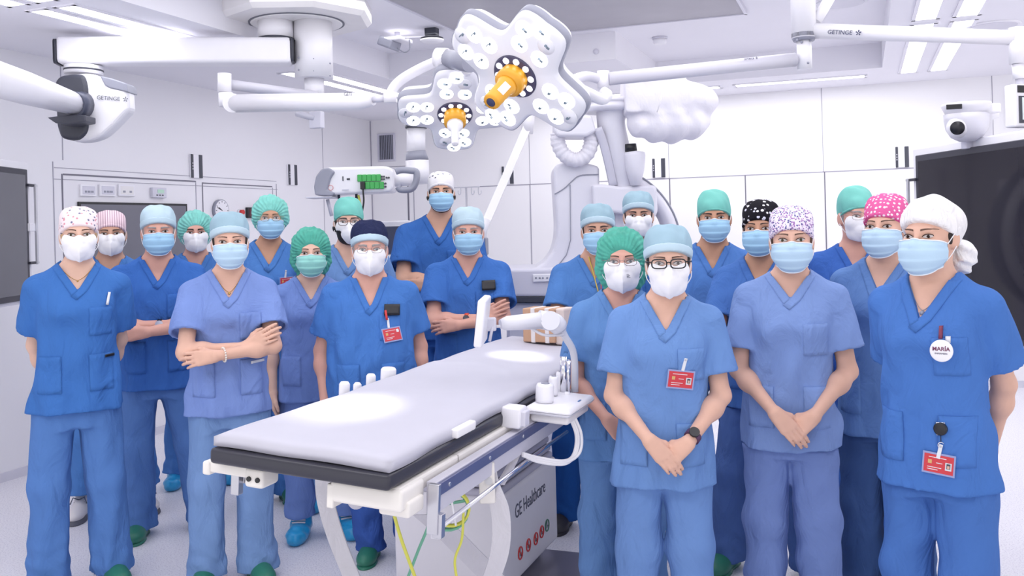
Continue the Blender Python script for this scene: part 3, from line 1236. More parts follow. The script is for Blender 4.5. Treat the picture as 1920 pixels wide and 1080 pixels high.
    if arms:
        for i, a in arms.items():
            A.setdefault(i, {}).update(a)
            if 'wp' in a:                      # wrist aimed at a photo point, given depth offset
                A[i]['W'] = loc(C(a['wp'][0], a['wp'][1], d + a['wp'][2]))
            if 'ep' in a:
                A[i]['E'] = loc(C(a['ep'][0], a['ep'][1], d + a['ep'][2]))
    armp = []
    sleeve = []
    elbows = {}
    for i, s in enumerate((-1, 1)):
        a = A[i]
        S, Wr = sh[i], np.asarray(a['W'], float)
        El = np.asarray(a['E'], float) if 'E' in a else ik(S, Wr, l1, l2, a['pole'])
        elbows[i] = (S, El, Wr)
        ps = [rc(S, El, .046 * k * am, .041 * k * am, .02), ell(S, (.047 * k, .047 * k, .047 * k), .02),
              rc(El, Wr, .041 * k * am, .0255 * k * am, .02)]
        mid = El + (Wr - El) * .28
        ps.append(ell(mid, (.045 * k * am,) * 3, .03))
        HW = Wr + nrm(Wr - El) * .012
        if 'handoff' in a:
            HW = HW + np.array(a['handoff']) * k * .0
        pal, fing, th = hand_prims(HW, a['f'], a['n'], s, k * (1.0 if male else 1.0) * .97, a.get('curl', (.35, .5, .35)), a.get('spread', .05), a.get('thumb', 0.0), male)
        armp.append((ps, pal, fing, th))
        # sleeve
        fr = a.get('sl', .70)
        hemp = S + (El - S) * fr
        ax = nrm(El - S)
        sleeve.append((S, hemp, ax, El))

    def arms_f(P):
        d = None
        for ps, pal, fing, th in armp:
            a = union(ps, P, .06)
            h = union(pal, P, .05)
            for one in fing:
                h = smin(h, union(one, P, .04), .004)
            h = smin(h, union(th, P, .04), .010)
            a = smin(a, h, .016)
            d = a if d is None else np.minimum(d, a)
        return d

    def body_f(P):
        c_ = union(core, P)
        lowp = P[:, 2] < (vneck - .03) * H
        if lowp.any():
            c_[lowp] = np.maximum(c_[lowp], tunic_solid(P[lowp]) + F32(.006))
        d = smin(c_, union([hp], P), .025)
        d = np.maximum(d, z0b - P[:, 2])
        return smin(d, arms_f(P), .006)
    # ---- tunic
    tp = [tun_t]
    for s, S in zip((-1, 1), sh):
        tp.append(rc(nb + (s * .030, .010, -.010), S + (-s * .02, 0, .004), .044 * k, .056 * k, .04))
    sr0, sr1 = (.066 if male else .060) * k * bulk ** .4, (.088 if male else .083) * k * bulk ** .4
    ztop, zv, w0 = .858 * H, vneck * H, .072 * k * bulk ** .3
    nx, ny = nb[0], nb[1]
    sxv = cx[7]
    cosv = math.cos(math.atan2(w0, ztop - zv))
    neck_hole = rc(nb + (0, .0, -.028), nb + (0, -.005, .12), nr + .018, nr + .03, 0)

    def wedge(P):
        w = w0 * (P[:, 2] - zv) / (ztop - zv)
        return np.maximum((np.abs(P[:, 0] - sxv) - w) * F32(cosv), P[:, 1] - F32(ny + .01))
    sd = seed * 7 + 1

    def tunic_solid(P):
        d = union(tp, P)
        for S, hp_, ax, El in sleeve:
            L = np.linalg.norm(hp_ - S)
            sl = union([rc(S, hp_ + ax * .05, sr0, sr1 * 1.04, 0)], P, .08)
            q = (P - hp_.astype(F32)) @ ax.astype(F32)
            sl = np.maximum(sl, q)
            inn = np.maximum(union([rc(hp_ - ax * .05, hp_ + ax * .08, sr1 - .019, sr1 - .015, 0)], P, .08), -.028 - q)
            sl = np.maximum(sl, -inn)
            d = smin(d, sl, .022)
        z = P[:, 2]
        amp = np.interp(z, (hemz, .62 * H, .74 * H, .82 * H), (1.0, 1.25, .7, .35)).astype(F32)
        for S, hp_, ax, El in sleeve:              # hems keep their thickness
            e_ = P - hp_.astype(F32)
            near = np.sqrt((e_ * e_).sum(1)) < .15
            amp = np.where(near, amp * np.clip(-(e_ @ ax.astype(F32)) / .06, .12, 1), amp).astype(F32)
        d = d + folds(P, sd, .0050, .10, .30) * amp
        th_ = np.arctan2(P[:, 0] - F32(cx[3]), -P[:, 1] + F32(.02))
        d = d + (.0045 * np.sin(th_ * 8 + seed * 1.7 + 1.5 * np.sin(z * 9 + seed)) * np.clip((.66 * H - z) / (.16 * H), 0, 1)).astype(F32)
        return np.maximum(d, hemz + .004 * np.sin(P[:, 0] * 22 + seed) - z)

    def tunic_f(P):
        d = tunic_solid(P)
        d = np.maximum(d, -wedge(P))
        d = np.maximum(d, -union([neck_hole], P, .06))
        return d
    allp = core + [hp] + [q for ps, pal, fing, th in armp for q in ps + pal + [u for one in fing for u in one] + th]
    lo, hi = bounds(allp)
    sdf_mesh('body', body_f, lo, hi, .0048, M_SK, t)
    lo, hi = bounds(tp + [rc(S, h_, sr1) for S, h_, ax, El in sleeve])
    lo[2] = hemz - .02
    V, Q = surface(tunic_f, lo, hi, .008)
    tun = link_mesh('scrub_top', np_mesh('scrub_top', V, Q), M_T, t, True)
    P_INFO = dict(body=body_f, root=t, R=R, g=g, H=H, k=k, E=E, T=T, tunic=tunic_solid, cx=cx, tcy=tcy, tb=tb, ta=ta, el=elbows, d=d, loc=loc, head=head, hs=hs, hR=hR, wedge=wedge, zv=zv)

    def patch(name, x0, x1, z0, z1, off, th, m, nx_=9, nz=9, skew=None, parent=tun):
        u, v = np.meshgrid(np.linspace(x0, x1, nx_), np.linspace(z0, z1, nz), indexing='ij')
        if skew:
            u, v = skew(u, v)
        y = trace_y(tunic_solid, u, v).reshape(u.shape)
        G = np.stack([u, y - off, v], -1)
        return grid_solid(name, G, th, m, parent)
    P_INFO['patch'] = patch
    # neck band: two strips along the V
    if vband:
        for s in (-1, 1):
            bw = .034 * k
            uu, vv = np.meshgrid(np.linspace(0, 1, 16), np.linspace(0, 1, 5), indexing='ij')
            z = zv + (ztop - .012 - zv) * uu - vv * bw * .55 * (1 - uu)
            ext = .010 * (1 - uu) * (-s if s < 0 else 1)
            x = sxv + s * (w0 * (uu * (ztop - .012 - zv)) / (ztop - zv) + vv * bw * (.75 + .25 * uu))
            if s > 0:
                x = x - .030 * np.clip(.12 - uu, 0, 1) / .12 * k
                z = z - .020 * np.clip(.12 - uu, 0, 1) / .12 * k
            y = trace_y(tunic_solid, x, z).reshape(x.shape)
            ok = y < SY + .06
            G = np.stack([x, np.minimum(y, SY + .05) + .002, z], -1)
            grid_solid('neck_band', G, .0055, M_T, tun)
    if pockets:
        c0 = cx[5]
        patch('chest_pocket', c0 + .045 * k, c0 + .135 * k * bulk, .672 * H, .745 * H, -.001, .0055, M_T)
        for s in (-1, 1):
            xa, xb = sorted((s * .055 * k, s * .150 * k * bulk))
            patch('side_pocket', xa, xb, hemz + .055 * H, hemz + .150 * H, -.001, .0060, M_T)
    # ---- trousers
    st = stance
    hipw = .085 * k * bulk ** .5
    zt = hemz + .10
    pel = stack([.43 * H, .47 * H, .52 * H, zt + .02], [.148 * k * bulk, .158 * k * bulk, .146 * k * bulk, .110 * k * bulk], [.098 * k * bulk, .104 * k * bulk, .092 * k * bulk, .070 * k * bulk], [0, 0, 0, 0], [.0, .005, .005, tcy[2] * .5], k=.03)
    lp = [pel]
    feet = []
    for s in (-1, 1):
        hipj = np.array([s * hipw, .005, .475 * H])
        kn = np.array([s * (hipw * .35 + st * .65) + stance_off * .5, -.012 + legs * s * .5, .275 * H])
        an = np.array([s * st + stance_off, .012 + legs * s, .035 * H])
        lp.append(rc(hipj, kn, .092 * k * bulk ** .6, .080 * k * bulk ** .5, .035))
        lp.append(rc(kn, an, .080 * k * bulk ** .5, .078 * k, .03))
        lp.append(rc(an + (0, 0, .05), an + (0, 0, -.04), .080 * k, .086 * k, .02))
        feet.append((s, an))
    sleg = sd + 3

    def trous_f(P):
        a = union([lp[0], lp[1], lp[4]], P)
        L = union([lp[1], lp[2], lp[3]], P)
        Rr = union([lp[4], lp[5], lp[6]], P)
        d = smin(smin(L, union([lp[0]], P), .04), Rr, .012)
        d = smin(d, smin(Rr, union([lp[0]], P), .04), .012)
        z = P[:, 2]
        amp = np.interp(z, (.04 * H, .2 * H, .45 * H), (1.7, 1.0, .7)).astype(F32)
        d = d + folds(P, sleg, .0048, .12, .55) * amp
        ring = np.clip((.20 * H - z) / (.16 * H), 0, 1)
        d = d + (.0030 * ring * np.sin(z * 80 + 14 * P[:, 0] + 2 * np.sin(P[:, 0] * 25 + P[:, 1] * 30 + seed) + seed)).astype(F32)
        up = z > hemz + .004
        if up.any():
            d[up] = np.maximum(d[up], tunic_solid(P[up]) + F32(.006))
        return np.maximum(np.maximum(d, leg_hem - z), z - zt)
    lo, hi = bounds(lp)
    sdf_mesh('scrub_trousers', trous_f, lo, hi, .0095, M_P, t)
    # ---- shoes
    for s, an in feet:
        geo = shoe_geo(shoes.split('_')[0])
        m1 = {'clog': M_CLOG, 'clog_black': M_CLOGK, 'cover': M_COVER, 'sneak': M_SNEAK}[shoes]
        tf = np.eye(4)
        ang = s * 0.22
        tf[:3, :3] = np.array(Matrix.Rotation(ang, 3, 'Z')) * (k if shoes != 'cover' else k)
        tf[:3, 3] = (an[0], an[1] + .0, 0)
        V, Q = geo[0]
        nm = {'clog': 'clog', 'cover': 'shoe_cover', 'sneak': 'sneaker'}[shoes.split('_')[0]]
        so = link_mesh(nm, np_mesh(nm, xf(V, tf), Q), m1, t, True)
        if len(geo) > 1:
            V, Q = geo[1]
            link_mesh('sole', np_mesh('sole', xf(V, tf), Q), M_SOLE if shoes == 'sneak' else m1, so, True)
        if shoes == 'sneak':
            la = MB()
            for q in range(5):
                y, z = -.045 - .017 * q, .108 - .0085 * q - .0016 * q * q
                la.tube([xf(np.array([[x, y + .004 * abs(x) / .02, z - abs(x) * .55]]), tf)[0] for x in (-.028, -.012, .012, .028)], .004, 6)
            la.tube([xf(np.array([p_]), tf)[0] for p_ in ((0, -.045, .11), (-.03, -.05, .125), (-.045, -.06, .09))], .0035, 6)
            la.tube([xf(np.array([p_]), tf)[0] for p_ in ((0, -.045, .11), (.03, -.05, .125), (.045, -.06, .09))], .0035, 6)
            la.build('shoelace', M_LACE, so, True)
        if shoes == 'cover':
            la = MB()
            for q in range(3):
                la.tube([xf(np.array([p_]), tf)[0] for p_ in ((-.035, -.04 - .008 * q, .118 - .012 * q), (0, -.062 - .006 * q, .125 - .012 * q), (.035, -.045 - .006 * q, .118 - .012 * q))], .0045, 6)
            la.build('tie', M_COVERLACE, so, True)
    # ---- face
    for s in (-1, 1):
        ex, ez = s * .0325, -.001

        def eyez(u, v):
            hh = .0060 * np.clip(1 - u * u, 0, 1) ** .6
            return np.where(v > 0, v * hh * 1.0, v * hh * .8)
        u, v = np.meshgrid(np.linspace(-1, 1, 13), np.linspace(-1, 1, 7), indexing='ij')
        x = ex + .0162 * u
        z = ez + eyez(u, v) + s * 0 + .0012 * np.abs(u) * np.sign(u) * s
        y = trace_y(head, x, z, -.16).reshape(x.shape)
        yc = float(trace_y(head, [ex], [ez], -.16)[0])
        bul = .0028 * np.clip(1 - u * u, 0, 1)
        G = np.stack([x, np.minimum(y, yc + .003) - .0006 - bul, z], -1)
        eo = grid_solid('eye', xf(G.reshape(-1, 3), T).reshape(G.shape), .0003, M_EYEW, t, hR @ np.array((0, -1, 0)))
        ui, vi = np.meshgrid(np.linspace(-1, 1, 9), np.linspace(-1, 1, 7), indexing='ij')
        gx = gaze[0] * .004
        xi = ex + gx + .0070 * ui
        zi = ez + np.clip(vi * .0070 * np.sqrt(np.clip(1 - ui * ui, 0, 1)), -.0048, .0058)
        yi = yc - .0040 + 0 * xi
        G = np.stack([xi, yi - .0002, zi], -1)
        grid_solid('iris', xf(G.reshape(-1, 3), T).reshape(G.shape), .0003, M_IRIS[iris], eo, hR @ np.array((0, -1, 0)))
        # lash line and brow
        u = np.linspace(-1.05, 1.05, 15)
        U, Vv = np.meshgrid(u, np.linspace(0, 1, 3), indexing='ij')
        x = ex + .0165 * U
        z = ez + .0062 * np.clip(1 - U * U, 0, 1) ** .6 + Vv * (.0022 if male else .0028) + .0012 * U * s
        y = trace_y(head, x, z, -.16).reshape(x.shape)
        G = np.stack([x, np.minimum(y, yc + .004) - .0022 - .0018 * np.clip(1 - U * U, 0, 1), z], -1)
        grid_solid('eyelid', xf(G.reshape(-1, 3), T).reshape(G.shape), .0008, M_LASH, t, hR @ np.array((0, -1, 0)))
        U, Vv = np.meshgrid(np.linspace(-1, 1, 13), np.linspace(0, 1, 4), indexing='ij')
        us = U * s
        x = ex + s * .001 + .0215 * U
        thk = (.0070 if male else .0042) * (1 - .35 * us) * (1 - .55 * np.clip(us, 0, 1) ** 2)
        z = (.0180 if male else .0205) + .0032 * (1 - (us - .12) ** 2) + (Vv - .5) * thk
        y = trace_y(head, x, z, -.16).reshape(x.shape)
        G = np.stack([x, y - .0005, z], -1)
        grid_solid('eyebrow', xf(G.reshape(-1, 3), T).reshape(G.shape), .0012, mat('brow_soft', (98, 74, 64), rough=.8) if hair in ('blond', 'brown') or not male and hair == 'dark' else mat('brow_dark', (66, 50, 46), rough=.8) if hair != 'grey' else M_H, t, hR @ np.array((0, -1, 0)))
    # ---- hair showing under the cap
    hl = dict(short=(-.020, -.030, .0035), low=(-.040, -.10, .006), none=None, beard=(-.030, -.045, .004))[hairstyle]
    if hl:
        y0_, z0_, off = hl

        def hair_f(P):
            d = bare_head(P) - off
            return np.maximum(np.maximum(d, y0_ - P[:, 1] + .25 * np.abs(P[:, 2] + .0)), np.maximum(z0_ - P[:, 2] - .45 * np.maximum(P[:, 1], 0), P[:, 2] - .07))
        V, Q = surface(hair_f, (-.12, -.12, -.14), (.12, .14, .10), .006)
        link_mesh('hair', np_mesh('hair', xf(V, T), Q), M_H, t, True)
    if hairstyle == 'beard':
        def beard_f(P):
            d = head(P) - .008
            zt_ = np.interp(P[:, 1], (-.12, -.04, .0, .03), (-.05, -.045, -.025, -.02)).astype(F32)
            return np.maximum(np.maximum(d, P[:, 2] - zt_), P[:, 1] - .012)
        V, Q = surface(beard_f, (-.12, -.14, -.15), (.12, .1, .0), .006)
        link_mesh('beard', np_mesh('beard', xf(V, T), Q), M_H, t, True)
    # ---- cap
    ck, cm = cap[0], cap[1]
    (V1, Q1), (V2, Q2) = cap_geo(ck)
    M_C = cm or {'surg': M_PAPER, 'tall': M_TEAL, 'skull': M_PR_PINK, 'bouf': M_BOUF, 'bouflow': M_BOUFG, 'wrap': M_CAPW}[ck]
    co = link_mesh('surgical_cap', np_mesh('surgical_cap', xf(V1, T), Q1), M_C, t, True)
    M_B = cap[2] if len(cap) > 2 else ({'surg': M_PAPERB}.get(ck, M_C))
    link_mesh('bun' if ck == 'wrap' else 'band', np_mesh('band', xf(V2, T), Q2), M_B, co, True)
    # ---- mask
    mk, mm = mask[0], mask[1]
    G = mask_grid(mk)
    M_M = mm or (M_N95 if mk == 'n95' else M_SURG)
    mo = grid_solid('face_mask', xf(G.reshape(-1, 3), T).reshape(G.shape), .0012, M_M, t, hR @ np.array((0, -1, 0)))
    if mk == 'surg':
        for rr in (0, 1):
            e = MB()
            e.tube([xf((G[i, rr * (G.shape[1] - 1)] + (0, -.002, 0))[None], T)[0] for i in range(G.shape[0])], .0022, 6)
            e.build('edge', M_MASKW, mo, True)
    else:
        e = MB()
        e.tube([xf((G[G.shape[0] // 2, j] + (0, -.0010, 0))[None], T)[0] for j in range(1, G.shape[1])], .0011, 6)
        e.build('seam', M_N95, mo, True)
    for s in (-1, 1):
        i = 0 if s < 0 else G.shape[0] - 1
        jt, jb = (7, 20) if mk == 'n95' else (1, 22)
        e = MB()
        for j, ze in ((jt, .012), (jb, -.035)):
            pts = [G[i, j], np.array([s * .080, -.018, (G[i, j][2] + ze) / 2]), np.array([s * .084, .004, ze])]
            e.tube([xf(p_[None], T)[0] for p_ in bez(pts, 5)], .0016, 6)
        e.build('ear_loop', M_LOOP, mo, True)
    # ---- spectacles
    if glasses:
        gm, gw, gh, thick = glasses
        gl = MB()
        ln = MB()
        for s in (-1, 1):
            ring = []
            for a in np.linspace(0, 2 * math.pi, 24, endpoint=False):
                ca, sa = math.cos(a), math.sin(a)
                e_ = 2 / 3.2
                ring.append(np.array([s * .0335 + gw * math.copysign(abs(ca) ** e_, ca), -.1185 + .014 * abs(s * .0335 + gw * ca) / .06, -.0005 + gh * math.copysign(abs(sa) ** e_, sa)]))
            rw = [xf(p_[None], T)[0] for p_ in ring]
            gl.tube(rw, thick, 6, closed=True)
            vs = [ln.bm.verts.new(p_) for p_ in rw]
            ln.bm.faces.new(vs)
            gl.tube([xf(np.array([p_]), T)[0] for p_ in ((s * (.0335 + gw), -.1045, .006), (s * .078, -.080, .006), (s * .083, -.02, .006), (s * .083, .012, -.002))], thick, 6)
        gl.tube([xf(np.array([p_]), T)[0] for p_ in ((-.0335 + gw, -.1165, .003), (0, -.1205, .006), (.0335 - gw, -.1165, .003))], thick, 6)
        go = gl.build('spectacles', gm, t, True)
        ln.build('lens', M_LENS, go, True)
    # ---- wristwatch: (arm index, position along forearm, strap material, face material, size)
    if watch:
        i, fpos, ms, mf_, sz = watch[:5]
        S, El, Wr = elbows[i]
        p_ = El + (Wr - El) * fpos
        ax = nrm(Wr - El)
        rr = (.041 + (.0255 - .041) * fpos) * k * am + .003
        wo = MB().lathe([(rr, -.010), (rr + .003, -.010), (rr + .003, .010), (rr, .010)], p_, ax).build('wristwatch', ms, t, True)
        vd = np.array(watch[5]) if len(watch) > 5 else np.array((0, -1, .2))
        o_ = nrm(vd - ax * np.dot(vd, ax))
        if mf_ is not None:
            MB().cyl(p_ + o_ * (rr - .001), p_ + o_ * (rr + .008), sz, 20).build('watch_case', mf_, wo, True)
    PEOPLE[label] = P_INFO
    return P_INFO
LIGHT, MID = (112, 148, 202), (80, 128, 196)
W_RAD = M_N95
P1 = person('person at far left in flowered cap and white respirator, hands behind back', 152, 4.25, (148, 440), pose='back', tunic=(66, 115, 186), trousers=(87, 127, 190),
            skin='fair', hair='blond', cap=('skull', M_PR_PINK), mask=('n95', None), iris='green', stance=.13, vneck=.79, seed=1, hem=.472)
P2 = person('person in pink striped cap behind the flowered cap person', 214, 5.35, (207, 438), male=True, pose='down', tunic=MID, skin='tan', hair='brown', cap=('skull', M_PR_STRIPE), mask=('n95', None), shoes='sneak', seed=2, stance=.17, leg_hem=.135)
P3 = person('person with crossed arms and steel watch, pale paper cap, second row left', 303, 4.95, (297, 434), male=True, bulk=1.04, pose='cross', tunic=(62, 109, 186), trousers=(89, 127, 190), skin='pink', hair='grey',
            cap=('surg', M_PAPERL), mask=('surg', M_SURG), seed=3, stance=.155, stance_off=.05, watch=(0, .80, M_BLACK, M_STEEL, .019, (0, -1, .3)))
P4 = person('person in frilly mint cap and white respirator at back left', 376, 5.95, (367, 436), male=True, pose='down', tunic=MID, skin='pink', cap=('bouf', M_BOUF), mask=('n95', None), shoes='cover', leg_hem=.08, seed=4, hairstyle='none', stance=.14)
P5 = person('person in lavender scrubs with folded arms and pearl bracelet', 437, 4.25, (431, 453), pose='cross', tunic=(122, 146, 206), trousers=(116, 147, 195), skin='light', hair='dark', cap=('surg', M_PAPER), mask=('surg', M_SURG2), seed=5, stance=.11, hem=.468)
P6 = person('person in frilly mint cap, thin spectacles and blue mask at back', 508, 5.5, (507, 409), pose='down', tunic=MID, skin='olive', hair='dark', cap=('bouf', M_BOUF), mask=('surg', M_SURG), shoes='clog', seed=6, hairstyle='none', glasses=(M_GLASSG, .023, .018, .0011))
P7 = person('person in green bouffant cap and green mask, lavender scrubs', 592, 4.85, (583, 474), pose='down', tunic=(116, 142, 204), skin='fair', hair='dark', cap=('bouflow', M_BOUFG), mask=('surg', M_SURGG), shoes='cover', seed=7, hairstyle='low', stance=.112, stance_off=.04, leg_hem=.11)
P8 = person('person in teal cap, dark spectacles and white respirator, half hidden', 660, 5.4, (654, 416), male=True, pose='down', tunic=LIGHT, skin='light', hair='black', cap=('tall', M_TEAL), mask=('n95', None), shoes='cover', seed=8, hairstyle='beard', glasses=(M_GLASSB, .025, .020, .0018), stance=.19, leg_hem=.11)
P9 = person('person in navy cap and rimless spectacles with a red badge', 704, 4.5, (693, 467), male=True, bulk=1.13, belly=.05, pose='down', tunic=(73, 121, 193), trousers=(59, 91, 166), skin='pink', hair='grey', cap=('surg', M_NAVY, M_PAPERL), mask=('n95', None), seed=9, vneck=.765, glasses=(M_GLASSW, .024, .016, .0009), iris='blue', stance=.10, stance_off=.08)
P10 = person('tallest person, in sketch print cap, arms folded, black watch', 826, 6.0, (827, 360), male=True, bulk=1.06, pose='cross', tunic=(59, 105, 177), skin='tan', hair='dark', cap=('skull', M_PR_GREY), mask=('surg', M_SURG), shoes='cover', seed=10, watch=(0, .82, M_BLACK, M_BLACK, .022, (0, -1, .3)), hairstyle='beard')
P11 = person('person with folded arms and orange watch behind the operating table', 884, 5.2, (878, 435), male=True, bulk=1.06, pose='cross', tunic=(68, 115, 190), skin='pink', hair='grey', cap=('surg', M_PAPERL), mask=('surg', M_SURG), seed=11, watch=(0, .74, mat('watch_orange', (232, 88, 54)), M_DARK, .017, (0, -1, .3)))
P12 = person('person with folded arms and coloured lanyard beside the robot base', 1114, 4.88, (1121, 432), male=True, pose='cross', tunic=(82, 127, 191), trousers=(34, 83, 155), skin='tan', hair='dark', cap=('surg', M_PAPER), mask=('surg', M_SURG), shoes='clog_black', seed=12, stance=.13, stance_off=-.03)
P13 = person('person in paper cap and white respirator, hidden below the neck', 1200, 5.35, (1197, 404), male=True, pose='down', tunic=MID, skin='tan', hair='dark', cap=('surg', M_PAPER), mask=('n95', None), seed=13)
P14 = person('person in frilly green cap and fine spectacles beside the control tray', 1171, 3.72, (1166, 489), pose='clasp', tunic=(100, 141, 197), trousers=(105, 143, 197), skin='pink', hair='brown', cap=('bouflow', M_BOUFG), mask=('n95', None), seed=14, hairstyle='none', glasses=(M_GLASSW, .024, .015, .0011), iris='blue', hem=.43)
P15 = person('person in black rimmed spectacles clasping hands, red badge on chest', 1252, 3.35, (1253, 492), pose='clasp', tunic=(109, 145, 202), trousers=(109, 143, 199), skin='light', hair='dark', cap=('surg', M_PAPER), mask=('n95', None), seed=15, glasses=(M_GLASSK, .0265, .0165, .0024), hem=.425, bulk=1.05, watch=(1, .90, mat('watch_purple', (84, 52, 86)), M_BLACK, .018, (0, -1, .5)))
P16 = person('person in tall teal cap and blue mask standing behind, arms folded', 1340, 4.8, (1339, 408), male=True, bulk=1.03, pose='cross', tunic=(82, 125, 193), trousers=(48, 83, 151), skin='olive', hair='dark', cap=('tall', M_TEAL), mask=('surg', M_SURG), shoes='cover', seed=16, stance=.17, leg_hem=.09)
P17 = person('person in black and white print cap and blue mask', 1440, 4.18, (1426, 428), pose='cross', tunic=(75, 115, 184), trousers=(84, 113, 175), skin='olive', hair='black', cap=('skull', M_PR_BW), mask=('surg', M_SURG), seed=17, stance=.18, yaw=-8)
P18 = person('person in lilac floral cap with clasped hands and plain light scrubs', 1490, 3.55, (1484, 449), pose='clasp', tunic=(128, 154, 208), trousers=(119, 141, 197), skin='light', hair='brown', cap=('skull', M_PR_LILAC), mask=('surg', M_SURG2), iris='green', seed=18, hem=.45, vneck=.80)
P19 = person('person in teal cap, rimless spectacles and white cup respirator, behind', 1612, 4.45, (1608, 405), male=True, pose='down', tunic=(64, 105, 184), skin='pink', hair='grey', cap=('tall', M_TEAL), mask=('n95', None), shoes='cover', seed=19, glasses=(M_GLASSW, .026, .018, .0010), hyaw=18)
P20 = person('person in pink dotted cap turned slightly aside', 1668, 3.7, (1660, 424), pose='back', tunic=(98, 133, 190), trousers=(66, 93, 144), skin='light', hair='dark', cap=('skull', M_PR_DOT), mask=('surg', M_SURG2), seed=20, yaw=-14, hyaw=-4, hem=.44)
P21 = person('person at far right in white head wrap with round name badge', 1768, 3.0, (1744, 442), pose='back', tunic=(75, 119, 191), trousers=(75, 115, 184), skin='light', hair='dark', cap=('wrap', M_CAPW), mask=('surg', M_SURG2), seed=21, yaw=-20, hyaw=-6, hem=.445, vneck=.775)
# ------------------------------------------------------------------ operating table
RV = np.array([math.cos(YAW), math.sin(YAW), 0.0])
FV = np.array([-math.sin(YAW), math.cos(YAW), 0.0])
UPV = np.array([0, 0, 1.0])
TO = np.array([-1.683, 2.093, 1.0])
TX = nrm([.552, .001, -.0385])
TY = np.array([0, 1.0, 0])
TZ = nrm(np.cross(TX, TY))
TR = Matrix((TX, TY, TZ)).transposed()
TW, TL = .553, 2.32


def T3(u, v, w):
    return TO + TX * u + TY * v + TZ * w


M_MATT = mat('mattress_cover', (192, 191, 204), rough=0.55, bump=0.12, bscale=10)
M_SLAB = mat('carbon_black_slab', (48, 48, 60), rough=0.35)
M_TWHITE = mat('table_cream_white', (234, 230, 226), rough=0.4)
M_TGREY = mat('table_pale_grey', (204, 202, 214), rough=0.45)
M_FABG = cloth('strap_pale_grey', (206, 204, 212), .25, 20)
M_BELLOW = mat('bellows_grey', (178, 176, 192), rough=0.6)
table = thing('operating_table', 'white operating table with long grey mattress and black slab in the middle', 'operating table', (-1.66, 3.93, 0))


def tbox(mb, u0, u1, v0, v1, w0, w1, bev=0.004, seg=2):
    mb.box(T3((u0 + u1) / 2, (v0 + v1) / 2, (w0 + w1) / 2), (u1 - u0, v1 - v0, w1 - w0), bev, seg, TR)
    return mb


tbox(MB(), 0, TW, 0, TL, -.046, -.002, .012, 3).build('table_slab', M_SLAB, table)
# mattress: soft slab with a slightly wavy edge
nu, nv = 26, 90
G = np.zeros((nu, nv, 3))
for i in range(nu):
    for j in range(nv):
        a, b = i / (nu - 1), j / (nv - 1)
        u = .006 + a * (TW - .012) + .004 * math.sin(b * 37) * (1 if a > .5 else -1) * abs(2 * a - 1) ** 3
        v = .012 + b * (TL - .03)
        e = min(a, 1 - a) * TW
        e2 = min(b, 1 - b) * TL
        w = .036 * min(1, (min(e, e2) + .008) / .014) ** .5 + .0015 * math.sin(v * 7 + u * 5) + .0015 * math.sin(u * 21 - v * 3)
        w += .004 * math.exp(-((v - 1.35 - .1 * math.sin(u * 9)) / .03) ** 2) + .003 * math.exp(-((v - 1.95 + u * .2) / .04) ** 2)
        G[i, j] = T3(u, v, w)
th = .030
mo_ = grid_solid('mattress', G, .026, M_MATT, table, -TZ, local=False)
sd_ = MB()
tbox(sd_, .010, TW - .010, .02, TL - .03, -.001, .026, .006, 3)
sd_.build('mattress_side', M_MATT, mo_)
tb_ = MB()
tbox(tb_, TW - .012, TW + .012, .40, .54, .002, .030, .006, 3)
tb_.build('mattress_strap', mat('strap_white', (240, 238, 242), rough=.7), table)
# frame under the slab
f = MB()
tbox(f, .03, TW + .012, .40, 2.2, -.085, -.046, .006)
tbox(f, .46, TW + .012, .045, .42, -.085, -.046, .006)
f.build('table_frame', M_TWHITE, table)
f = MB()
tbox(f, .36, TW + .02, .035, .17, -.108, -.050, .010, 3)
tbox(f, TW - .06, TW + .03, .06, .15, -.128, -.085, .008, 3)
tbox(f, .352, .372, .035, .10, -.125, -.06, .004)
f.build('front_bracket', M_TWHITE, table)
f = MB()
tbox(f, -.035, .115, .035, .065, -.082, -.050, .006, 3)
tbox(f, .095, .155, .03, .11, -.105, -.050, .010, 3)
tbox(f, -.045, -.020, .03, .075, -.090, -.052, .006, 3)
f.build('front_bracket', M_TWHITE, table)
f = MB()
for q in (.112, .140):
    f.cyl(T3(q, .026, -.080), T3(q, .034, -.080), .007, 14)
f.build('bracket_screw', M_BLACK, table)
r_ = MB()
tbox(r_, .030, .046, .10, 2.0, -.122, -.088, .003)
tbox(r_, .046, .075, .10, 2.0, -.122, -.114, .002)
tbox(r_, .018, .044, .075, .10, -.150, -.082, .003)
r_.build('side_rail', M_STEEL, table)
r_ = MB()
tbox(r_, TW + .045, TW + .057, .17, 1.55, -.100, -.066, .002)
r_.build('side_rail', mat('rail_blue_steel', (120, 124, 158), rough=.3, metal=.6), table)
r_ = MB()
tbox(r_, TW + .020, TW + .048, .18, 1.55, -.150, -.062, .002)
r_.build('rail_board', M_TGREY, table)
r_ = MB()
tbox(r_, TW + .036, TW + .068, .155, .172, -.195, -.060, .002)
tbox(r_, TW + .050, TW + .078, .160, .185, -.205, -.140, .002)
r_.build('rail_end_plate', M_STEEL, table)
r_ = MB()
r_.tube([T3(TW + .060, .17, -.185), T3(TW + .060, 1.05, -.175), T3(TW + .060, 1.35, -.175)], .007, 10)
r_.build('accessory_bar', M_CHROME, table)
r_ = MB()
for v in (.25, .55, .85, 1.15, 1.45):
    r_.cyl(T3(TW + .055, v, -.083), T3(TW + .060, v, -.083), .006, 10)
r_.build('rail_screw', M_STEEL, table)
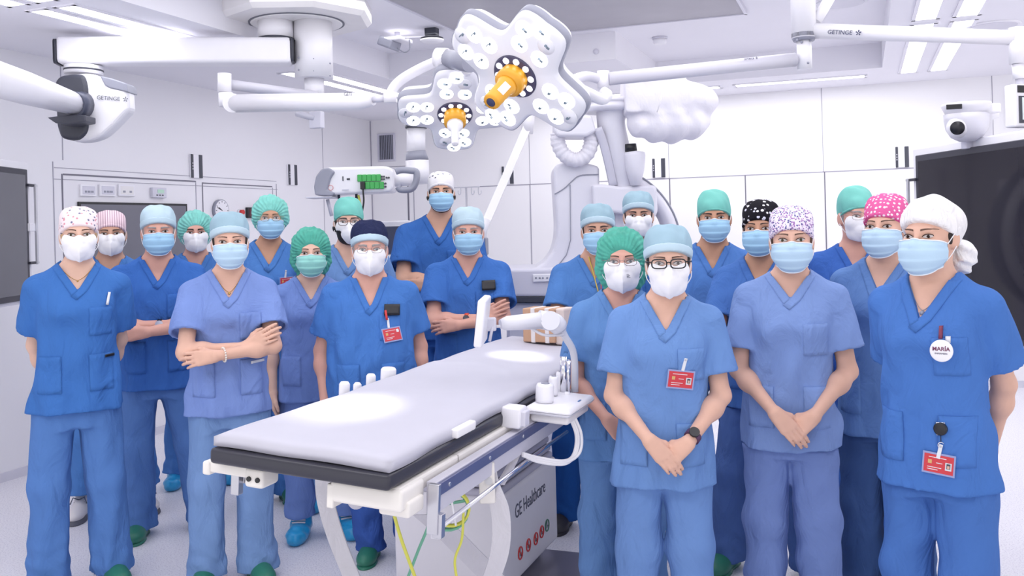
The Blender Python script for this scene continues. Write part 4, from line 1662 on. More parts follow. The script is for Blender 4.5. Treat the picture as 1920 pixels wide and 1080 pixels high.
# far-side controller knobs on the left rail
for k_, (v, u, rr, hh) in enumerate(((.78, -.040, .019, .046), (.88, -.045, .015, .026), (.97, -.040, .018, .044), (1.10, -.036, .030, .048))):
    kb = MB().lathe([(rr, -.05), (rr, hh - .008), (rr - .006, hh), (.002, hh)], T3(u, v, 0), TZ, 20)
    kb.build('control_knob', M_WHITE, table)
kb = MB()
tbox(kb, -.085, -.010, .71, 1.18, -.075, -.035, .008, 3)
kb.build('knob_tray', M_WHITE, table)
# pedestal: carriage, bellows, cabinet
bx0, bx1, by0, by1 = -1.91, -1.41, 3.56, 4.30
p_ = MB()
p_.box(((bx0 + bx1) / 2, 3.93, .875), (.46, 1.0, .09), .02, 3)
p_.box(((bx0 + bx1) / 2 + .06, 3.93, .80), (.40, .60, .10), .02, 3)
p_.build('carriage', M_TGREY, table)
for i in range(8):
    z = .475 + i * .038
    ins = .012 + .006 * i
    b_ = MB().box(((bx0 + bx1) / 2, (by0 + by1) / 2, z), (bx1 - bx0 - 2 * ins, by1 - by0 - 2 * ins, .034), .014, 3, smooth=True)
    b_.build('bellows_fold', M_BELLOW, table)
p_ = MB()
p_.box(((bx0 + bx1) / 2, (by0 + by1) / 2, .265), (bx1 - bx0, by1 - by0, .40), .018, 3)
cab = p_.build('pedestal', mat('pedestal_grey_white', (218, 216, 224), rough=.4), table)
p_ = MB()
p_.box(((bx0 + bx1) / 2 - .02, (by0 + by1) / 2 - .02, .035), (bx1 - bx0 - .10, by1 - by0 - .10, .07), .006)
p_.build('plinth', M_TGREY, table)
a_ = on_x(966, 972, bx1 + .001)
tx_ = text('lettering', 'GE Healthcare', mat('lettering_slate', (74, 76, 96), rough=.6), cab, (bx1 + .001, a_[1], a_[2] - .005), (0, 1, .02), (0, 0, 1), .085)
Lw = max(v.co[1] for v in tx_.data.vertices) - min(v.co[1] for v in tx_.data.vertices)
b_ = on_x(1022, 925, bx1 + .001)
sc_ = (b_[1] - a_[1]) / Lw
for v in tx_.data.vertices:
    v.co[1] = (v.co[1] + 3.93 - a_[1]) * sc_ + a_[1] - 3.93
for k_, (px, py) in enumerate(((976, 1037), (991, 1022), (1005, 1010), (1016, 997), (1026, 985))):
    c_ = on_x(px, py, bx1 + .002)
    g_ = MB().tube([c_ + .026 * np.array([0, math.cos(t), math.sin(t)]) for t in np.linspace(0, 2 * math.pi, 22, endpoint=False)], .0030, 6, closed=True)
    if k_ < 4:
        g_.tube([c_ + .025 * np.array([0, -.7, .7]), c_ + .025 * np.array([0, .7, -.7])], .0028, 6)
    so_ = g_.build('warning_symbol', M_RED if k_ < 4 else mat('symbol_green', (70, 120, 100), rough=.6), cab)
    g_ = MB().box(c_ + (0, -.003, .002), (.002, .008, .028)).box(c_ + (0, .006, -.004), (.002, .014, .006)).cyl(c_ + (-.001, -.003, .020), c_ + (.001, -.003, .020), .005, 10)
    g_.build('pictogram', M_INKG, so_)
lb = MB().box((bx0 + .22, by0 - .001, .30), (.085, .003, .055))
lo_ = lb.build('rating_label', M_WHITE, cab)
g_ = MB()
for q in range(5):
    g_.box((bx0 + .215 + .01 * (q % 2), by0 - .0028, .318 - .0085 * q), (.05 - .012 * (q % 2), .001, .003))
g_.build('label_print', M_INKG, lo_)
# curved accessory arms hanging under the rails
def strap_path(name, pts, w, m, th=.008):
    mb_ = MB()
    P_ = bez(pts, 10)
    L_, R_ = [], []
    for p in P_:
        L_.append(p - RV * w / 2)
        R_.append(p + RV * w / 2)
    bm_ = mb_.bm
    rows = []
    for a, b in zip(L_, R_):
        rows.append([bm_.verts.new(x) for x in (a, b, b + FV * th, a + FV * th)])
    for A_, B_ in zip(rows[:-1], rows[1:]):
        for q in range(4):
            bm_.faces.new((A_[q], A_[(q + 1) % 4], B_[(q + 1) % 4], B_[q])).smooth = False
    bm_.faces.new(rows[0])
    bm_.faces.new(rows[-1][::-1])
    return mb_.build(name, m, table)


strap_path('hanging_strap', [C(606, 884, 3.0), C(610, 940, 3.0), C(630, 1010, 3.0), C(662, 1090, 3.0)], .055, M_FABG, .012)
strap_path('hanging_strap', [C(912, 868, 2.95), C(918, 905, 2.92), C(938, 960, 2.9), C(938, 1030, 2.9), C(918, 1095, 2.92)], .058, M_FABG, .012)
h_ = MB()
h_.tube(bez([C(628, 886, 3.05), C(650, 915, 3.0), C(664, 945, 3.0), C(680, 935, 3.0), C(684, 905, 3.05)], 8), .016, 8)
h_.build('support_hook', M_TGREY, table)
h_ = MB().cyl(C(916, 902, 2.905), C(916, 902, 2.895), .012, 16).cyl(C(916, 902, 2.896), C(916, 902, 2.890), .006, 12)
h_.build('snap_button', M_STEEL, table)
h_ = MB().box(C(913, 905, 2.905), (.050, .010, .13), .006, 3, Matrix.Rotation(YAW, 3, 'Z'))
h_.build('strap_tab', M_TWHITE, table)
# drape folded beneath the frame
dr = MB()
pts_ = [C(760, 940, 3.25), C(850, 1010, 3.4), C(930, 1075, 3.5)]
strap_path('slack_drape', [C(800, 965, 3.30), C(840, 1000, 3.35), C(880, 1040, 3.40), C(930, 1090, 3.45)], .10, M_FABG, .006)

# ------------------------------------------------------------------ things on and around the table
M_YEL = mat('cable_yellow', (214, 214, 92), rough=.5)
M_GRN = mat('cable_green', (110, 176, 150), rough=.5)
M_WCAB = mat('cable_white', (236, 235, 240), rough=.5)
cb = MB().tube(bez([C(735, 925, 2.74), C(738, 960, 2.74), C(752, 1010, 2.76), C(770, 1060, 2.78), C(785, 1100, 2.8)], 8), .0052, 8)
tag(cb.build('earth_cable', M_YEL), 'yellow cable hanging straight down from the near table bracket', 'cable')
cc = C(846, 955, 2.86)
loop = [cc + .055 * (RV * math.cos(t) + UPV * math.sin(t)) + FV * .012 * t / 6 for t in np.linspace(0, 4 * math.pi, 40)]
cb = MB().tube(loop + bez([C(869, 958, 2.86), C(866, 1010, 2.86), C(853, 1050, 2.86), C(858, 1095, 2.86)], 8), .0042, 8)
tag(cb.build('coiled_cable', M_YEL), 'yellow cable coiled in a loop under the table rail', 'cable')
cc = C(840, 958, 2.87)
loop = [cc + .062 * (RV * math.cos(t) + UPV * math.sin(t)) + FV * .010 * t / 6 for t in np.linspace(.5, 4 * math.pi, 40)]
cb = MB().tube(bez([C(760, 1095, 2.87), C(785, 1030, 2.87), C(803, 985, 2.87), C(806, 950, 2.87)], 8) + loop, .0048, 8)
tag(cb.build('coiled_cable', M_GRN), 'green cable coiled with the yellow loop under the table rail', 'cable')
zt_ = MB().tube([C(841, 916, 2.84), C(848, 945, 2.835), C(855, 985, 2.84)], .0035, 6)
tag(zt_.build('cable_tie', M_WHITE), 'white plastic tie around the coiled cables', 'cable tie')

# side control tray
tr_ = thing('control_tray', 'white control tray with three knobs on right table rail', 'control panel', T3(.66, 1.10, -.02))
a_ = MB()
tbox(a_, .575, .745, .94, 1.26, -.030, .000, .018, 4)
a_.build('tray', M_WHITE, tr_)
a_ = MB()
tbox(a_, .59, .73, .97, 1.23, -.060, -.030, .012, 3)
a_.build('tray_base', M_WHITE2, tr_)
for (px, py, rr, hh, d_) in ((1021, 748, .032, .055, 3.30), (1037, 735, .018, .058, 3.42), (1051, 728, .020, .062, 3.52)):
    b0 = C(px, py, d_)
    kn_ = MB().lathe([(rr, -.01), (rr * 1.03, .004), (rr, hh - .010), (rr * .86, hh), (.001, hh)], b0, TZ, 24).build('knob', M_WHITE, tr_)
    MB().lathe([(rr * .5, hh), (rr * .45, hh + .003), (.001, hh + .003)], b0, TZ, 16).build('knob_cap', M_GREY, kn_)
b0 = C(1063, 745, 3.45)
MB().lathe([(.012, -.02), (.012, .012), (.009, .020), (.001, .020)], b0, TZ, 16).build('joystick', M_WHITE, tr_)
MB().cyl(C(1057, 738, 3.50), C(1057, 668, 3.50), .014, 18).build('clamp_post', M_CHROME, tr_)
MB().cyl(C(1066, 742, 3.50), C(1066, 676, 3.50), .008, 16).build('clamp_post', M_CHROME, tr_)
a_ = MB()
tbox(a_, .722, .728, 1.10, 1.13, .0005, .0025, .0005, 1)
a_.build('marking', mat('blue_mark', (80, 120, 180), rough=.5), tr_)
for k_, dx in enumerate((0, 10, 4)):
    cb = MB().tube(bez([C(1066 + dx, 778, 3.30), C(1080 + dx, 815, 3.3), C(1076 + dx, 850, 3.3), C(1058, 864 + k_ * 3, 3.25), C(1010, 858 + k_ * 4, 3.2), C(980, 850 + k_ * 2, 3.15)], 8), .0055, 8)
    cb.build('tray_cable', M_WCAB, tr_)
# cover sleeve of the cables towards the table
cb = MB().tube(bez([C(975, 800, 3.2), C(972, 840, 3.18), C(960, 870, 3.15), C(940, 905, 3.1)], 8), [.014] * 25, 8)
tag(cb.build('cable_sleeve', M_FABG), 'pale sleeve of bundled cables dropping from rail beside grey bellows', 'cable')
cl = thing('rail_clamp', 'white plastic rail clamp on right edge of the table mattress', 'clamp', T3(TW + .02, .84, 0))
a_ = MB()
tbox(a_, TW - .01, TW + .06, .80, .87, -.050, .020, .008, 3)
a_.build('clamp_body', M_WHITE, cl)
a_ = MB()
tbox(a_, TW + .055, TW + .075, .812, .858, -.042, .008, .004)
a_.build('clamp_screw', M_PALE, cl)

# bedside display on its jointed arm
dp = thing('bedside_display', 'white bedside touch display seen edge-on on jointed arm', 'display', T3(.64, 1.42, -.05))
M_DARM = mat('display_arm_white', (232, 232, 240), rough=.3)
MB().tube(bez([C(1078, 735, 3.62), C(1076, 665, 3.62), C(1060, 632, 3.60), C(1050, 612, 3.58)], 6), .014, 12).build('pole', M_DARM, dp)
MB().tube(bez([C(1050, 618, 3.58), C(1042, 606, 3.57), C(1028, 602, 3.56), C(1010, 599, 3.55)], 6), [.03, .032, .034, .036, .036, .036] + [.036] * 13, 14).build('elbow_cover', M_DARM, dp)
MB().cyl(C(1032, 601, 3.515), C(1032, 601, 3.60), .036, 24).build('hinge', M_DARM, dp)
MB().tube([C(1028, 600, 3.56), C(950, 606, 3.50), C(938, 608, 3.49)], [.034, .027, .018], 12).build('upper_arm', M_DARM, dp)
MB().tube(bez([C(1056, 628, 3.58), C(1020, 628, 3.56), C(985, 612, 3.53), C(930, 612, 3.49)], 6), .0055, 8).build('cable', M_WCAB, dp)
MB().box(C(918, 608, 3.485), (.05, .03, .05), .006, 2, Matrix.Rotation(YAW, 3, 'Z')).build('tilt_joint', M_PALE, dp)
Rd = Matrix.Rotation(YAW + math.radians(-3), 3, 'Z') @ Matrix.Rotation(math.radians(7), 3, 'Y')
sc_o = MB().box(C(905, 601, 3.42), (.030, .25, .170), .008, 3, Rd).build('display_housing', M_WHITE, dp)
MB().box(C(905, 601, 3.42) + np.array(Rd @ Vector((-.0155, 0, 0))), (.002, .22, .145), 0, 1, Rd).build('screen', M_BLACK, sc_o)
MB().tube([C(918, 640, 3.46), C(922, 620, 3.47), C(926, 606, 3.48)], .006, 8).build('bracket', M_PALE, dp)

# strapped parcel at the far end of the table
bx = thing('cardboard_box', 'brown strapped cardboard box at far end of operating table', 'box', T3(.22, 2.16, .045))
M_CARD = mat('cardboard_brown', (198, 158, 130), rough=.8, var=.06)
q_ = T3(.24, 2.15, .125)
Rq = Matrix.Rotation(-.15, 3, 'Z')
MB().box(q_, (.17, .12, .16), .004, 1, Rq).build('carton', M_CARD, bx)
a_ = MB()
for dx in (-.03, .045):
    a_.box(q_ + np.array(Rq @ Vector((dx, 0, 0))), (.022, .124, .164), .002, 1, Rq)
for o_ in (0,):
    pass
a_.build('strap', mat('strap_tape', (232, 226, 226), rough=.6), bx)
wb_ = MB().box(q_ + np.array((.105, .0, -.005)), (.05, .12, .17), .008, 2, Rq)
tag(wb_.build('padded_arm_board', mat('padded_beige', (222, 206, 200), rough=.7)), 'pale padded board standing beside the brown box on the table', 'arm board')

fm = MB()
q_ = on_z(1012, 1062, .012)
fm.box((q_[0], q_[1], .006), (.52, .46, .012), .004, 1)
tag(fm.build('floor_plate', mat('floor_plate_grey', (138, 136, 150), rough=.3, metal=.4)), 'grey metal plate on the floor beside the table pedestal', 'floor plate')
# ------------------------------------------------------------------ ceiling booms, lamps, monitors
def poly_px(pts, d, depth, bevel=0.0, seg=3):
    """slab whose outline is known from the front: real size at its own distance d, real depth along the room"""
    mb_ = MB()
    o = C(960, 425, d)
    P_ = [C(x, y, d) for x, y in pts]
    pl = [(float(np.dot(p - o, RV)), float(p[2] - o[2])) for p in P_]
    return mb_.prism(pl, o, RV, UPV, FV, depth, bevel, seg)


def brand(parent, o, ax, size, m=M_INK):
    """maker's lettering and its six-armed star"""
    text('lettering', 'GETINGE', m, parent, o, ax, UPV - nrm(ax) * np.dot(UPV, nrm(ax)), size)
    ax = nrm(ax)
    ay = nrm(UPV - ax * np.dot(UPV, ax))
    nz = np.cross(ax, ay)
    c = np.asarray(o) + ax * size * 5.1 + ay * size * .36
    g = MB()
    for k_ in range(5):
        t = math.radians(90 + 72 * k_)
        dv = ax * math.cos(t) + ay * math.sin(t)
        sv = np.cross(nz, dv)
        g.prism([(size * .10, -size * .06), (size * .46, -size * .10), (size * .46, size * .10), (size * .10, size * .06)], c, dv, sv, nz, .0008)
    g.build('logo', m, parent)


# --- supply boom, ceiling flange, long arm
bm1 = thing('supply_boom', 'large white ceiling boom with long arm and branded elbow at upper left', 'ceiling boom', (-3.30, 5.10, ZH))
ctr = C(556, 20, 6.05)
fl = MB()
fl.lathe([(.47, 0), (.50, .03), (.50, .16)], (ctr[0], ctr[1], 2.935), (0, 0, 1), 8, False)
fl.build('ceiling_flange', M_WHITE2, bm1)
MB().lathe([(.30, -.004), (.305, -.004), (.305, .01), (.30, .01)], (ctr[0], ctr[1], 2.934), (0, 0, 1), 48).build('cover_ring', M_INKG, bm1)
MB().lathe([(.285, -.012), (.30, 0)], (ctr[0], ctr[1], 2.936), (0, 0, 1), 40).build('cover_disc', M_WHITE2, bm1)
top, bot = C(589, 30, 6.0), C(589, 148, 6.0)
MB().cyl((bot[0], bot[1], bot[2]), (bot[0], bot[1], 2.935), .122, 36).build('column', M_WHITE, bm1)
b2 = C(592, 182, 6.0)
MB().cyl((bot[0], bot[1], b2[2]), (bot[0], bot[1], bot[2]), .062, 28).build('lower_column', M_WHITE, bm1)
s_ = MB()
for px, py in ((560, 108), (560, 131), (588, 110), (588, 133), (619, 119), (619, 142)):
    s_.sphere(C(px, py, 5.885), .006, n=8)
s_.build('screw', M_GREY, bm1)
q_ = C(517, 62, 5.95)
MB().cyl((q_[0], q_[1], q_[2] - .035), (q_[0], q_[1], 2.93), .112, 30).build('motor_housing', M_WHITE, bm1)
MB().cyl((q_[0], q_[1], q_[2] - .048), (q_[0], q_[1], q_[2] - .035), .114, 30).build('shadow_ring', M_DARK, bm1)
a0, a1 = C(548, 96, 5.92), C(112, 99, 5.72)
mid = (a0 + a1) / 2
ang = math.atan2((a0 - a1)[1], (a0 - a1)[0])
MB().box(mid, (np.linalg.norm(a0 - a1), .17, .165), .028, 4, Matrix.Rotation(ang, 3, 'Z'), True).build('upper_arm', M_WHITE, bm1)
MB().box(a1 - nrm(a0 - a1) * .004, (.014, .150, .150), .02, 3, Matrix.Rotation(ang, 3, 'Z')).build('end_cap', M_DARK, bm1)
MB().box(a0 + nrm(a0 - a1) * .004, (.014, .150, .150), .02, 3, Matrix.Rotation(ang, 3, 'Z')).build('end_cap', M_DARK, bm1)
e0, e1 = C(157, 124, 5.74), C(157, 140, 5.74)
MB().cyl(e0, e1, .112, 30).build('swivel', M_WHITE, bm1)
MB().cyl(C(157, 131, 5.74), C(157, 134, 5.74), .1145, 30).build('swivel_gap', M_DARK, bm1)
el_ = poly_px([(118, 150), (130, 139), (165, 136), (188, 143), (212, 158), (238, 165), (241, 206), (214, 234), (190, 256), (165, 265), (135, 266), (120, 240)], 5.62, .13, .03, 4)
elb = el_.build('elbow_unit', M_WHITE, bm1)
poly_px([(101, 152), (112, 141), (140, 138), (158, 140), (164, 160), (166, 232), (163, 250), (150, 262), (130, 263), (112, 258), (105, 235)], 5.605, .16, .025, 4).build('elbow_cover', M_DARK, bm1)
poly_px([(187, 142), (210, 147), (236, 156), (240, 173), (205, 165), (196, 160)], 5.612, .15, .008, 3).build('elbow_inset', M_GREY, bm1)
brand(elb, C(181, 186, 5.612), RV * .995 + np.array([0, 0, -.10]), .034, M_INKG)
l0, l1 = C(144, 196, 5.52), C(-70, 128, 4.5)
MB().tube([l0, (l0 + l1) / 2, l1], [.060, .082, .088], 16, flat=1.10, up=(0, 0, 1)).build('lower_arm', M_WHITE, bm1)
MB().tube([C(156, 197, 5.62), C(139, 196, 5.47)], [.068, .062], 16, flat=1.20, up=(0, 0, 1)).build('arm_collar', mat('collar_slate', (72, 76, 96), rough=.35), bm1)
poly_px([(88, 220), (140, 214), (160, 216), (160, 228), (125, 233), (104, 231)], 5.44, .14, .006, 2).build('arm_shroud', M_DARK, bm1)

# --- lamp spring arm with its pivot, left of the lamps
sa = thing('lamp_spring_arm', 'slender white horizontal spring arm left of the surgical lamps', 'lamp arm', C(592, 178, 6.0))
pv = C(422, 172, 5.5)
ext0, ext1 = C(592, 180, 5.95), C(424, 158, 5.55)
MB().tube([ext0, ext1], .040, 12, flat=.8, up=(0, 0, 1)).build('extension_arm', M_PALE, sa)
MB().cyl(C(421, 138, 5.5), C(421, 173, 5.5), .040, 24).build('pivot', M_WHITE, sa)
MB().cyl(C(423, 174, 5.5), C(424, 200, 5.5), .042, 24).build('lower_pivot', M_WHITE, sa)
MB().cyl(C(436, 193, 5.44), C(436, 193, 5.57), .056, 24).build('hinge', M_WHITE, sa)
r0, r1, r2 = C(440, 194, 5.48), C(675, 190, 4.9), C(700, 187, 4.86)
spa = MB().tube([r0, r1, r2], [.054, .046, .030], 14, flat=1.0, up=(0, 0, 1)).build('spring_arm', M_WHITE, sa)
text('lettering', 'GETI', M_INKG, spa, C(645, 180, 4.915), nrm(r1 - r0), UPV, .028)
MB().cyl(C(700, 187, 4.86), C(722, 185, 4.82), .016, 16).build('arm_neck', M_PALE, sa)
MB().cyl(C(731, 172, 4.8), C(732, 193, 4.8), .034, 20).build('end_joint', M_WHITE, sa)
MB().tube(bez([C(733, 190, 4.8), C(736, 168, 4.8), C(755, 148, 4.78), C(790, 128, 4.7), C(822, 114, 4.6)], 8), [.026] * 33, 12).build('curved_tube', M_WHITE, sa)
MB().tube([C(818, 108, 4.6), C(838, 110, 4.58)], [.048, .052], 18).build('mount_collar', M_WHITE, sa)
MB().tube([C(838, 110, 4.58), C(882, 117, 4.4)], [.046, .048], 18).build('lamp_yoke', M_GREY, sa)
br = MB()
br.tube([C(556, 212, 6.1), C(590, 222, 6.1)], .03, 8, flat=.7)
br.box(C(594, 225, 6.1), (.09, .05, .11), .006)
br.build('hanging_bracket', M_PALE, sa)

# --- surgical lamps
M_LENS2 = mat('lamp_lens', (236, 236, 244), rough=.25)
M_CELL = mat('led_cell', (255, 255, 255), rough=.3, emit=(252, 252, 255), estr=3.0)
M_CELLRIM = mat('led_cell_rim', (244, 244, 252), rough=.3)
M_HANDLE = mat('handle_amber', (234, 168, 48), rough=.35)
M_FACET = mat('led_facet', (120, 136, 150), rough=.2)


LOBE_A = np.linspace(0, 45, 46)
LOBE_R = np.interp(LOBE_A, (0, 9, 16, 20, 24, 29, 35, 40, 45), (.965, .985, .985, .955, .875, .765, .675, .63, .615))
for _ in range(4):
    LOBE_R[1:-1] = (LOBE_R[2:] + LOBE_R[:-2] + 2 * LOBE_R[1:-1]) / 4


def surg_light(name_label, ctr, n, lobe, R0, white_handle, group, hub=True):
    n = nrm(n)
    ax = nrm(lobe - n * np.dot(lobe, n))
    ay = np.cross(n, ax)
    t = thing('surgical_lamp', name_label, 'surgical lamp', ctr, group=group)
    NT = 180

    def rad(a):
        q = abs((math.degrees(a) + 45) % 90 - 45)
        return R0 * float(np.interp(q, LOBE_A, LOBE_R))

    def P_(a, s, h):
        return ctr + (ax * math.cos(a) + ay * math.sin(a)) * (rad(a) * s) + n * h

    def shell(prof, m, nm, close0=True, close1=True):
        mb_ = MB()
        rings = [[mb_.bm.verts.new(P_(2 * math.pi * j / NT, s, h)) for j in range(NT)] for s, h in prof]
        for A_, B_ in zip(rings[:-1], rings[1:]):
            for j in range(NT):
                f_ = mb_.bm.faces.new((A_[j], A_[(j + 1) % NT], B_[(j + 1) % NT], B_[j]))
                f_.smooth = True
        for ok, s_, h_, ring in ((close0,) + prof[0] + (rings[0],), (close1,) + prof[-1] + (rings[-1],)):
            if ok:
                c_ = mb_.bm.verts.new(ctr + n * h_)
                for j in range(NT):
                    mb_.bm.faces.new((ring[j], ring[(j + 1) % NT], c_)).smooth = True
        return mb_.build(nm, m, t)
    shell([(.30, .010), (.90, .006), (.965, -.004), (.985, -.014)], M_LENS2, 'lens_panel', True, False)
    shell([(.978, -.012), (1.0, -.016), (1.005, -.048), (.985, -.056)], M_GREY, 'rim', False, False)
    shell([(.990, -.052), (.93, -.085), (.70, -.112), (.20, -.120)], M_WHITE, 'back_shell', False, True)
    for k_ in range(4):
        a = k_ * math.pi / 2
        da = ax * math.cos(a) + ay * math.sin(a)
        db = -ax * math.sin(a) + ay * math.cos(a)
        for (x, y, q) in ((.47, .15, 1), (.47, -.15, 1), (.70, .19, 1), (.70, -.14, 0.0 if k_ % 2 else 1), (.83, -.22 if False else .0, .8 if k_ % 2 else 0)):
            c = ctr + da * x * R0 + db * y * R0
            hh = .007
            lit = q
            o = MB().lathe([(.116 * R0, -.002), (.112 * R0, .003), (.001, .003)], c + n * hh, n, 24).build('led_cell', M_CELL if lit > .5 else M_CELLRIM, t)
            fc = MB()
            fc.box(c + n * (hh + .005) + da * .02 * R0, (.004, .012, .022), .002, 1, Matrix((da, db, n)).transposed())
            fc.box(c + n * (hh + .005) - db * .035 * R0, (.014, .004, .010), .001, 1, Matrix((db, n, da)).transposed())
            fc.build('led_facet', M_FACET, o)
    if hub:
        MB().lathe([(.30 * R0, .004), (.30 * R0, .013), (.27 * R0, .016), (.001, .016)], ctr, n, 40).build('hub_disc', mat('hub_violet', (70, 66, 92), rough=.15), t)
        for k_ in range(10):
            a = k_ * math.pi / 5
            c = ctr + (ax * math.cos(a) + ay * math.sin(a)) * .235 * R0 + n * .017
            MB().lathe([(.042 * R0, -.002), (.040 * R0, .003), (.001, .003)], c, n, 16).build('hub_led', M_CELL, t)
    r_ = R0
    MB().lathe([(.185 * r_, .012), (.19 * r_, .05), (.185 * r_, .072), (.10 * r_, .080)], ctr, n, 36).build('handle_collar', M_HANDLE, t)
    if not white_handle:
        h = MB().lathe([(.135 * r_, .076), (.130 * r_, .09), (.112 * r_, .10), (.108 * r_, .205), (.100 * r_, .215), (.001, .215)], ctr, n, 28).build('handle', M_HANDLE, t)
        MB().lathe([(.060 * r_, .2145), (.058 * r_, .218), (.001, .218)], ctr, n, 20).build('camera_lens', M_INK, h)
        vd = nrm(np.array([0, 0, CAM_H]) - ctr)
        vv = nrm(vd - n * np.dot(vd, n))
        MB().box(ctr + n * .140 + vv * (.108 * r_), (.034, .004, .066), .001, 1, Matrix((np.cross(vv, n), vv, n)).transposed()).build('sticker', M_WHITE, h)
    else:
        MB().lathe([(.14 * r_, .076), (.13 * r_, .10), (.07 * r_, .12), (.062 * r_, .21), (.05 * r_, .215), (.001, .215)], ctr, n, 28).build('handle', M_WHITE, t)
    return t, n, ax, ay


def spot(name, loc, tgt, power, size_deg, blend=.4, rad=.05):
    l = bpy.data.lights.new(name, 'SPOT')
    l.energy = power
    l.spot_size = math.radians(size_deg)
    l.spot_blend = blend
    l.shadow_soft_size = rad
    o = bpy.data.objects.new(name, l)
    o.location = [float(x) for x in loc]
    dv = Vector([float(x) for x in (np.asarray(tgt) - np.asarray(loc))])
    o.rotation_euler = dv.to_track_quat('-Z', 'Y').to_euler()
    SC.collection.objects.link(o)


LC1, LC2 = C(968, 141, 4.0), C(853, 212, 4.75)
n1 = nrm(-.50 * RV - .60 * FV - .60 * UPV)
n2 = nrm(.02 * RV - .60 * FV - .80 * UPV)
L1 = surg_light('large bright surgical lamp with amber handle above the table', LC1, n1, RV * .80 - UPV * .60, .345, False, 'clover shaped surgical lamps')
L2 = surg_light('smaller surgical lamp with white handle, partly behind the large lamp', LC2, n2, -RV + UPV * .15, .30, True, 'clover shaped surgical lamps')
spot('surgical_lamp_beam', LC1 + n1 * .22, T3(.15, .50, .04), 110, 14)
spot('surgical_lamp_beam', LC2 + n2 * .24, T3(.27, 1.72, .04), 110, 12)
MB().tube(bez([C(868, 165, 4.72), C(868, 145, 4.66), C(876, 128, 4.5)], 6), .03, 12).build('link_arm', M_WHITE, L2[0])

# --- right-hand boom: pole, branded arm, arm to the lamp
bm2 = thing('lamp_boom', 'white ceiling pole with two horizontal branded arms at upper right', 'ceiling boom', (C(1507, 60, 4.8)[0], C(1507, 60, 4.8)[1], ZH))
q_ = C(1507, 60, 4.8)
MB().cyl((q_[0], q_[1], C(1507, 72, 4.8)[2]), (q_[0], q_[1], ZH), .062, 28).build('pole', M_WHITE, bm2)
MB().lathe([(.052, -.02), (.062, 0), (.062, .02)], (q_[0], q_[1], C(1507, 70, 4.8)[2]), (0, 0, 1), 28).build('pole_ring', M_GREY, bm2)
MB().cyl((q_[0], q_[1], C(1509, 130, 4.8)[2]), (q_[0], q_[1], C(1509, 72, 4.8)[2]), .037, 24).build('lower_pole', M_WHITE, bm2)
s_ = MB()
for px, py in ((1503, 79), (1495, 75), (1520, 75), (1515, 118)):
    s_.sphere(C(px, py, 4.765), .007, n=8)
s_.build('screw', M_GREY, bm2)
w0, w1 = C(1528, 58, 4.78), C(1905, 71, 4.25)
wa = MB().tube([w0, (w0 + w1) / 2, w1], [.040, .037, .034], 16, up=(0, 0, 1)).build('branded_arm', M_WHITE, bm2)
axb = nrm(w1 - w0)
brand(wa, C(1551, 63.5, 4.700), axb, .030, M_INK)
MB().cyl(C(1907, 52, 4.25), C(1907, 120, 4.25), .034, 22).build('arm_joint', M_WHITE, bm2)
MB().tube([C(1530, 40, 4.8), C(1545, 15, 4.8), C(1565, -20, 4.8)], .028, 12).build('oblique_tube', M_WHITE, bm2)
y0_, y1_ = C(1490, 112, 4.8), C(1140, 148, 4.55)
la_ = MB().tube([y0_, y1_], [.036, .032], 14, up=(0, 0, 1)).build('lamp_arm', M_PALE, bm2)
brand(la_, C(1395, 113, 4.685), nrm(y0_ - y1_), .014, M_INK)
MB().cyl(C(1131, 133, 4.55), C(1131, 166, 4.55), .030, 20).build('arm_joint', M_WHITE, bm2)
MB().tube(bez([C(1130, 172, 4.52), C(1138, 178, 4.5), C(1128, 186, 4.47), C(1100, 174, 4.3), C(1070, 160, 4.15)], 6), [.028] * 25, 12).build('lamp_bracket', M_WHITE, bm2)
MB().tube(bez([C(1128, 150, 4.56), C(1100, 143, 4.5), C(1075, 150, 4.3), C(1060, 160, 4.15)], 6), .024, 12).build('lamp_bracket', M_PALE, bm2)

sm = thing('small_monitor', 'small pale monitor hanging at the right picture edge', 'monitor', C(1915, 130, 4.25))
MB().cyl(C(1909, 120, 4.25), C(1911, 148, 4.25), .026, 20).build('drop_tube', M_WHITE, sm)
MB().tube([C(1911, 146, 4.25), C(1924, 185, 4.25)], .018, 12).build('neck', M_PALE, sm)
Rm = Matrix.Rotation(YAW + math.radians(18), 3, 'Z')
q_ = C(1942, 200, 4.2)
ho = MB().box(q_, (.30, .06, .19), .008, 2, Rm).build('housing', M_WHITE, sm)
MB().box(q_ + np.array(Rm @ Vector((0, -.031, .073))), (.27, .004, .032), .001, 1, Rm).build('dark_bar', M_BLACK, ho)
MB().box(q_ + np.array(Rm @ Vector((-.005, -.032, -.018))), (.25, .004, .12), .001, 1, Rm).build('bezel', M_DARK, ho)
MB().box(q_ + np.array(Rm @ Vector((.004, -.0345, -.014))), (.235, .003, .10), .001, 1, Rm).build('screen', mat('pale_screen', (232, 244, 246), rough=.2), ho)

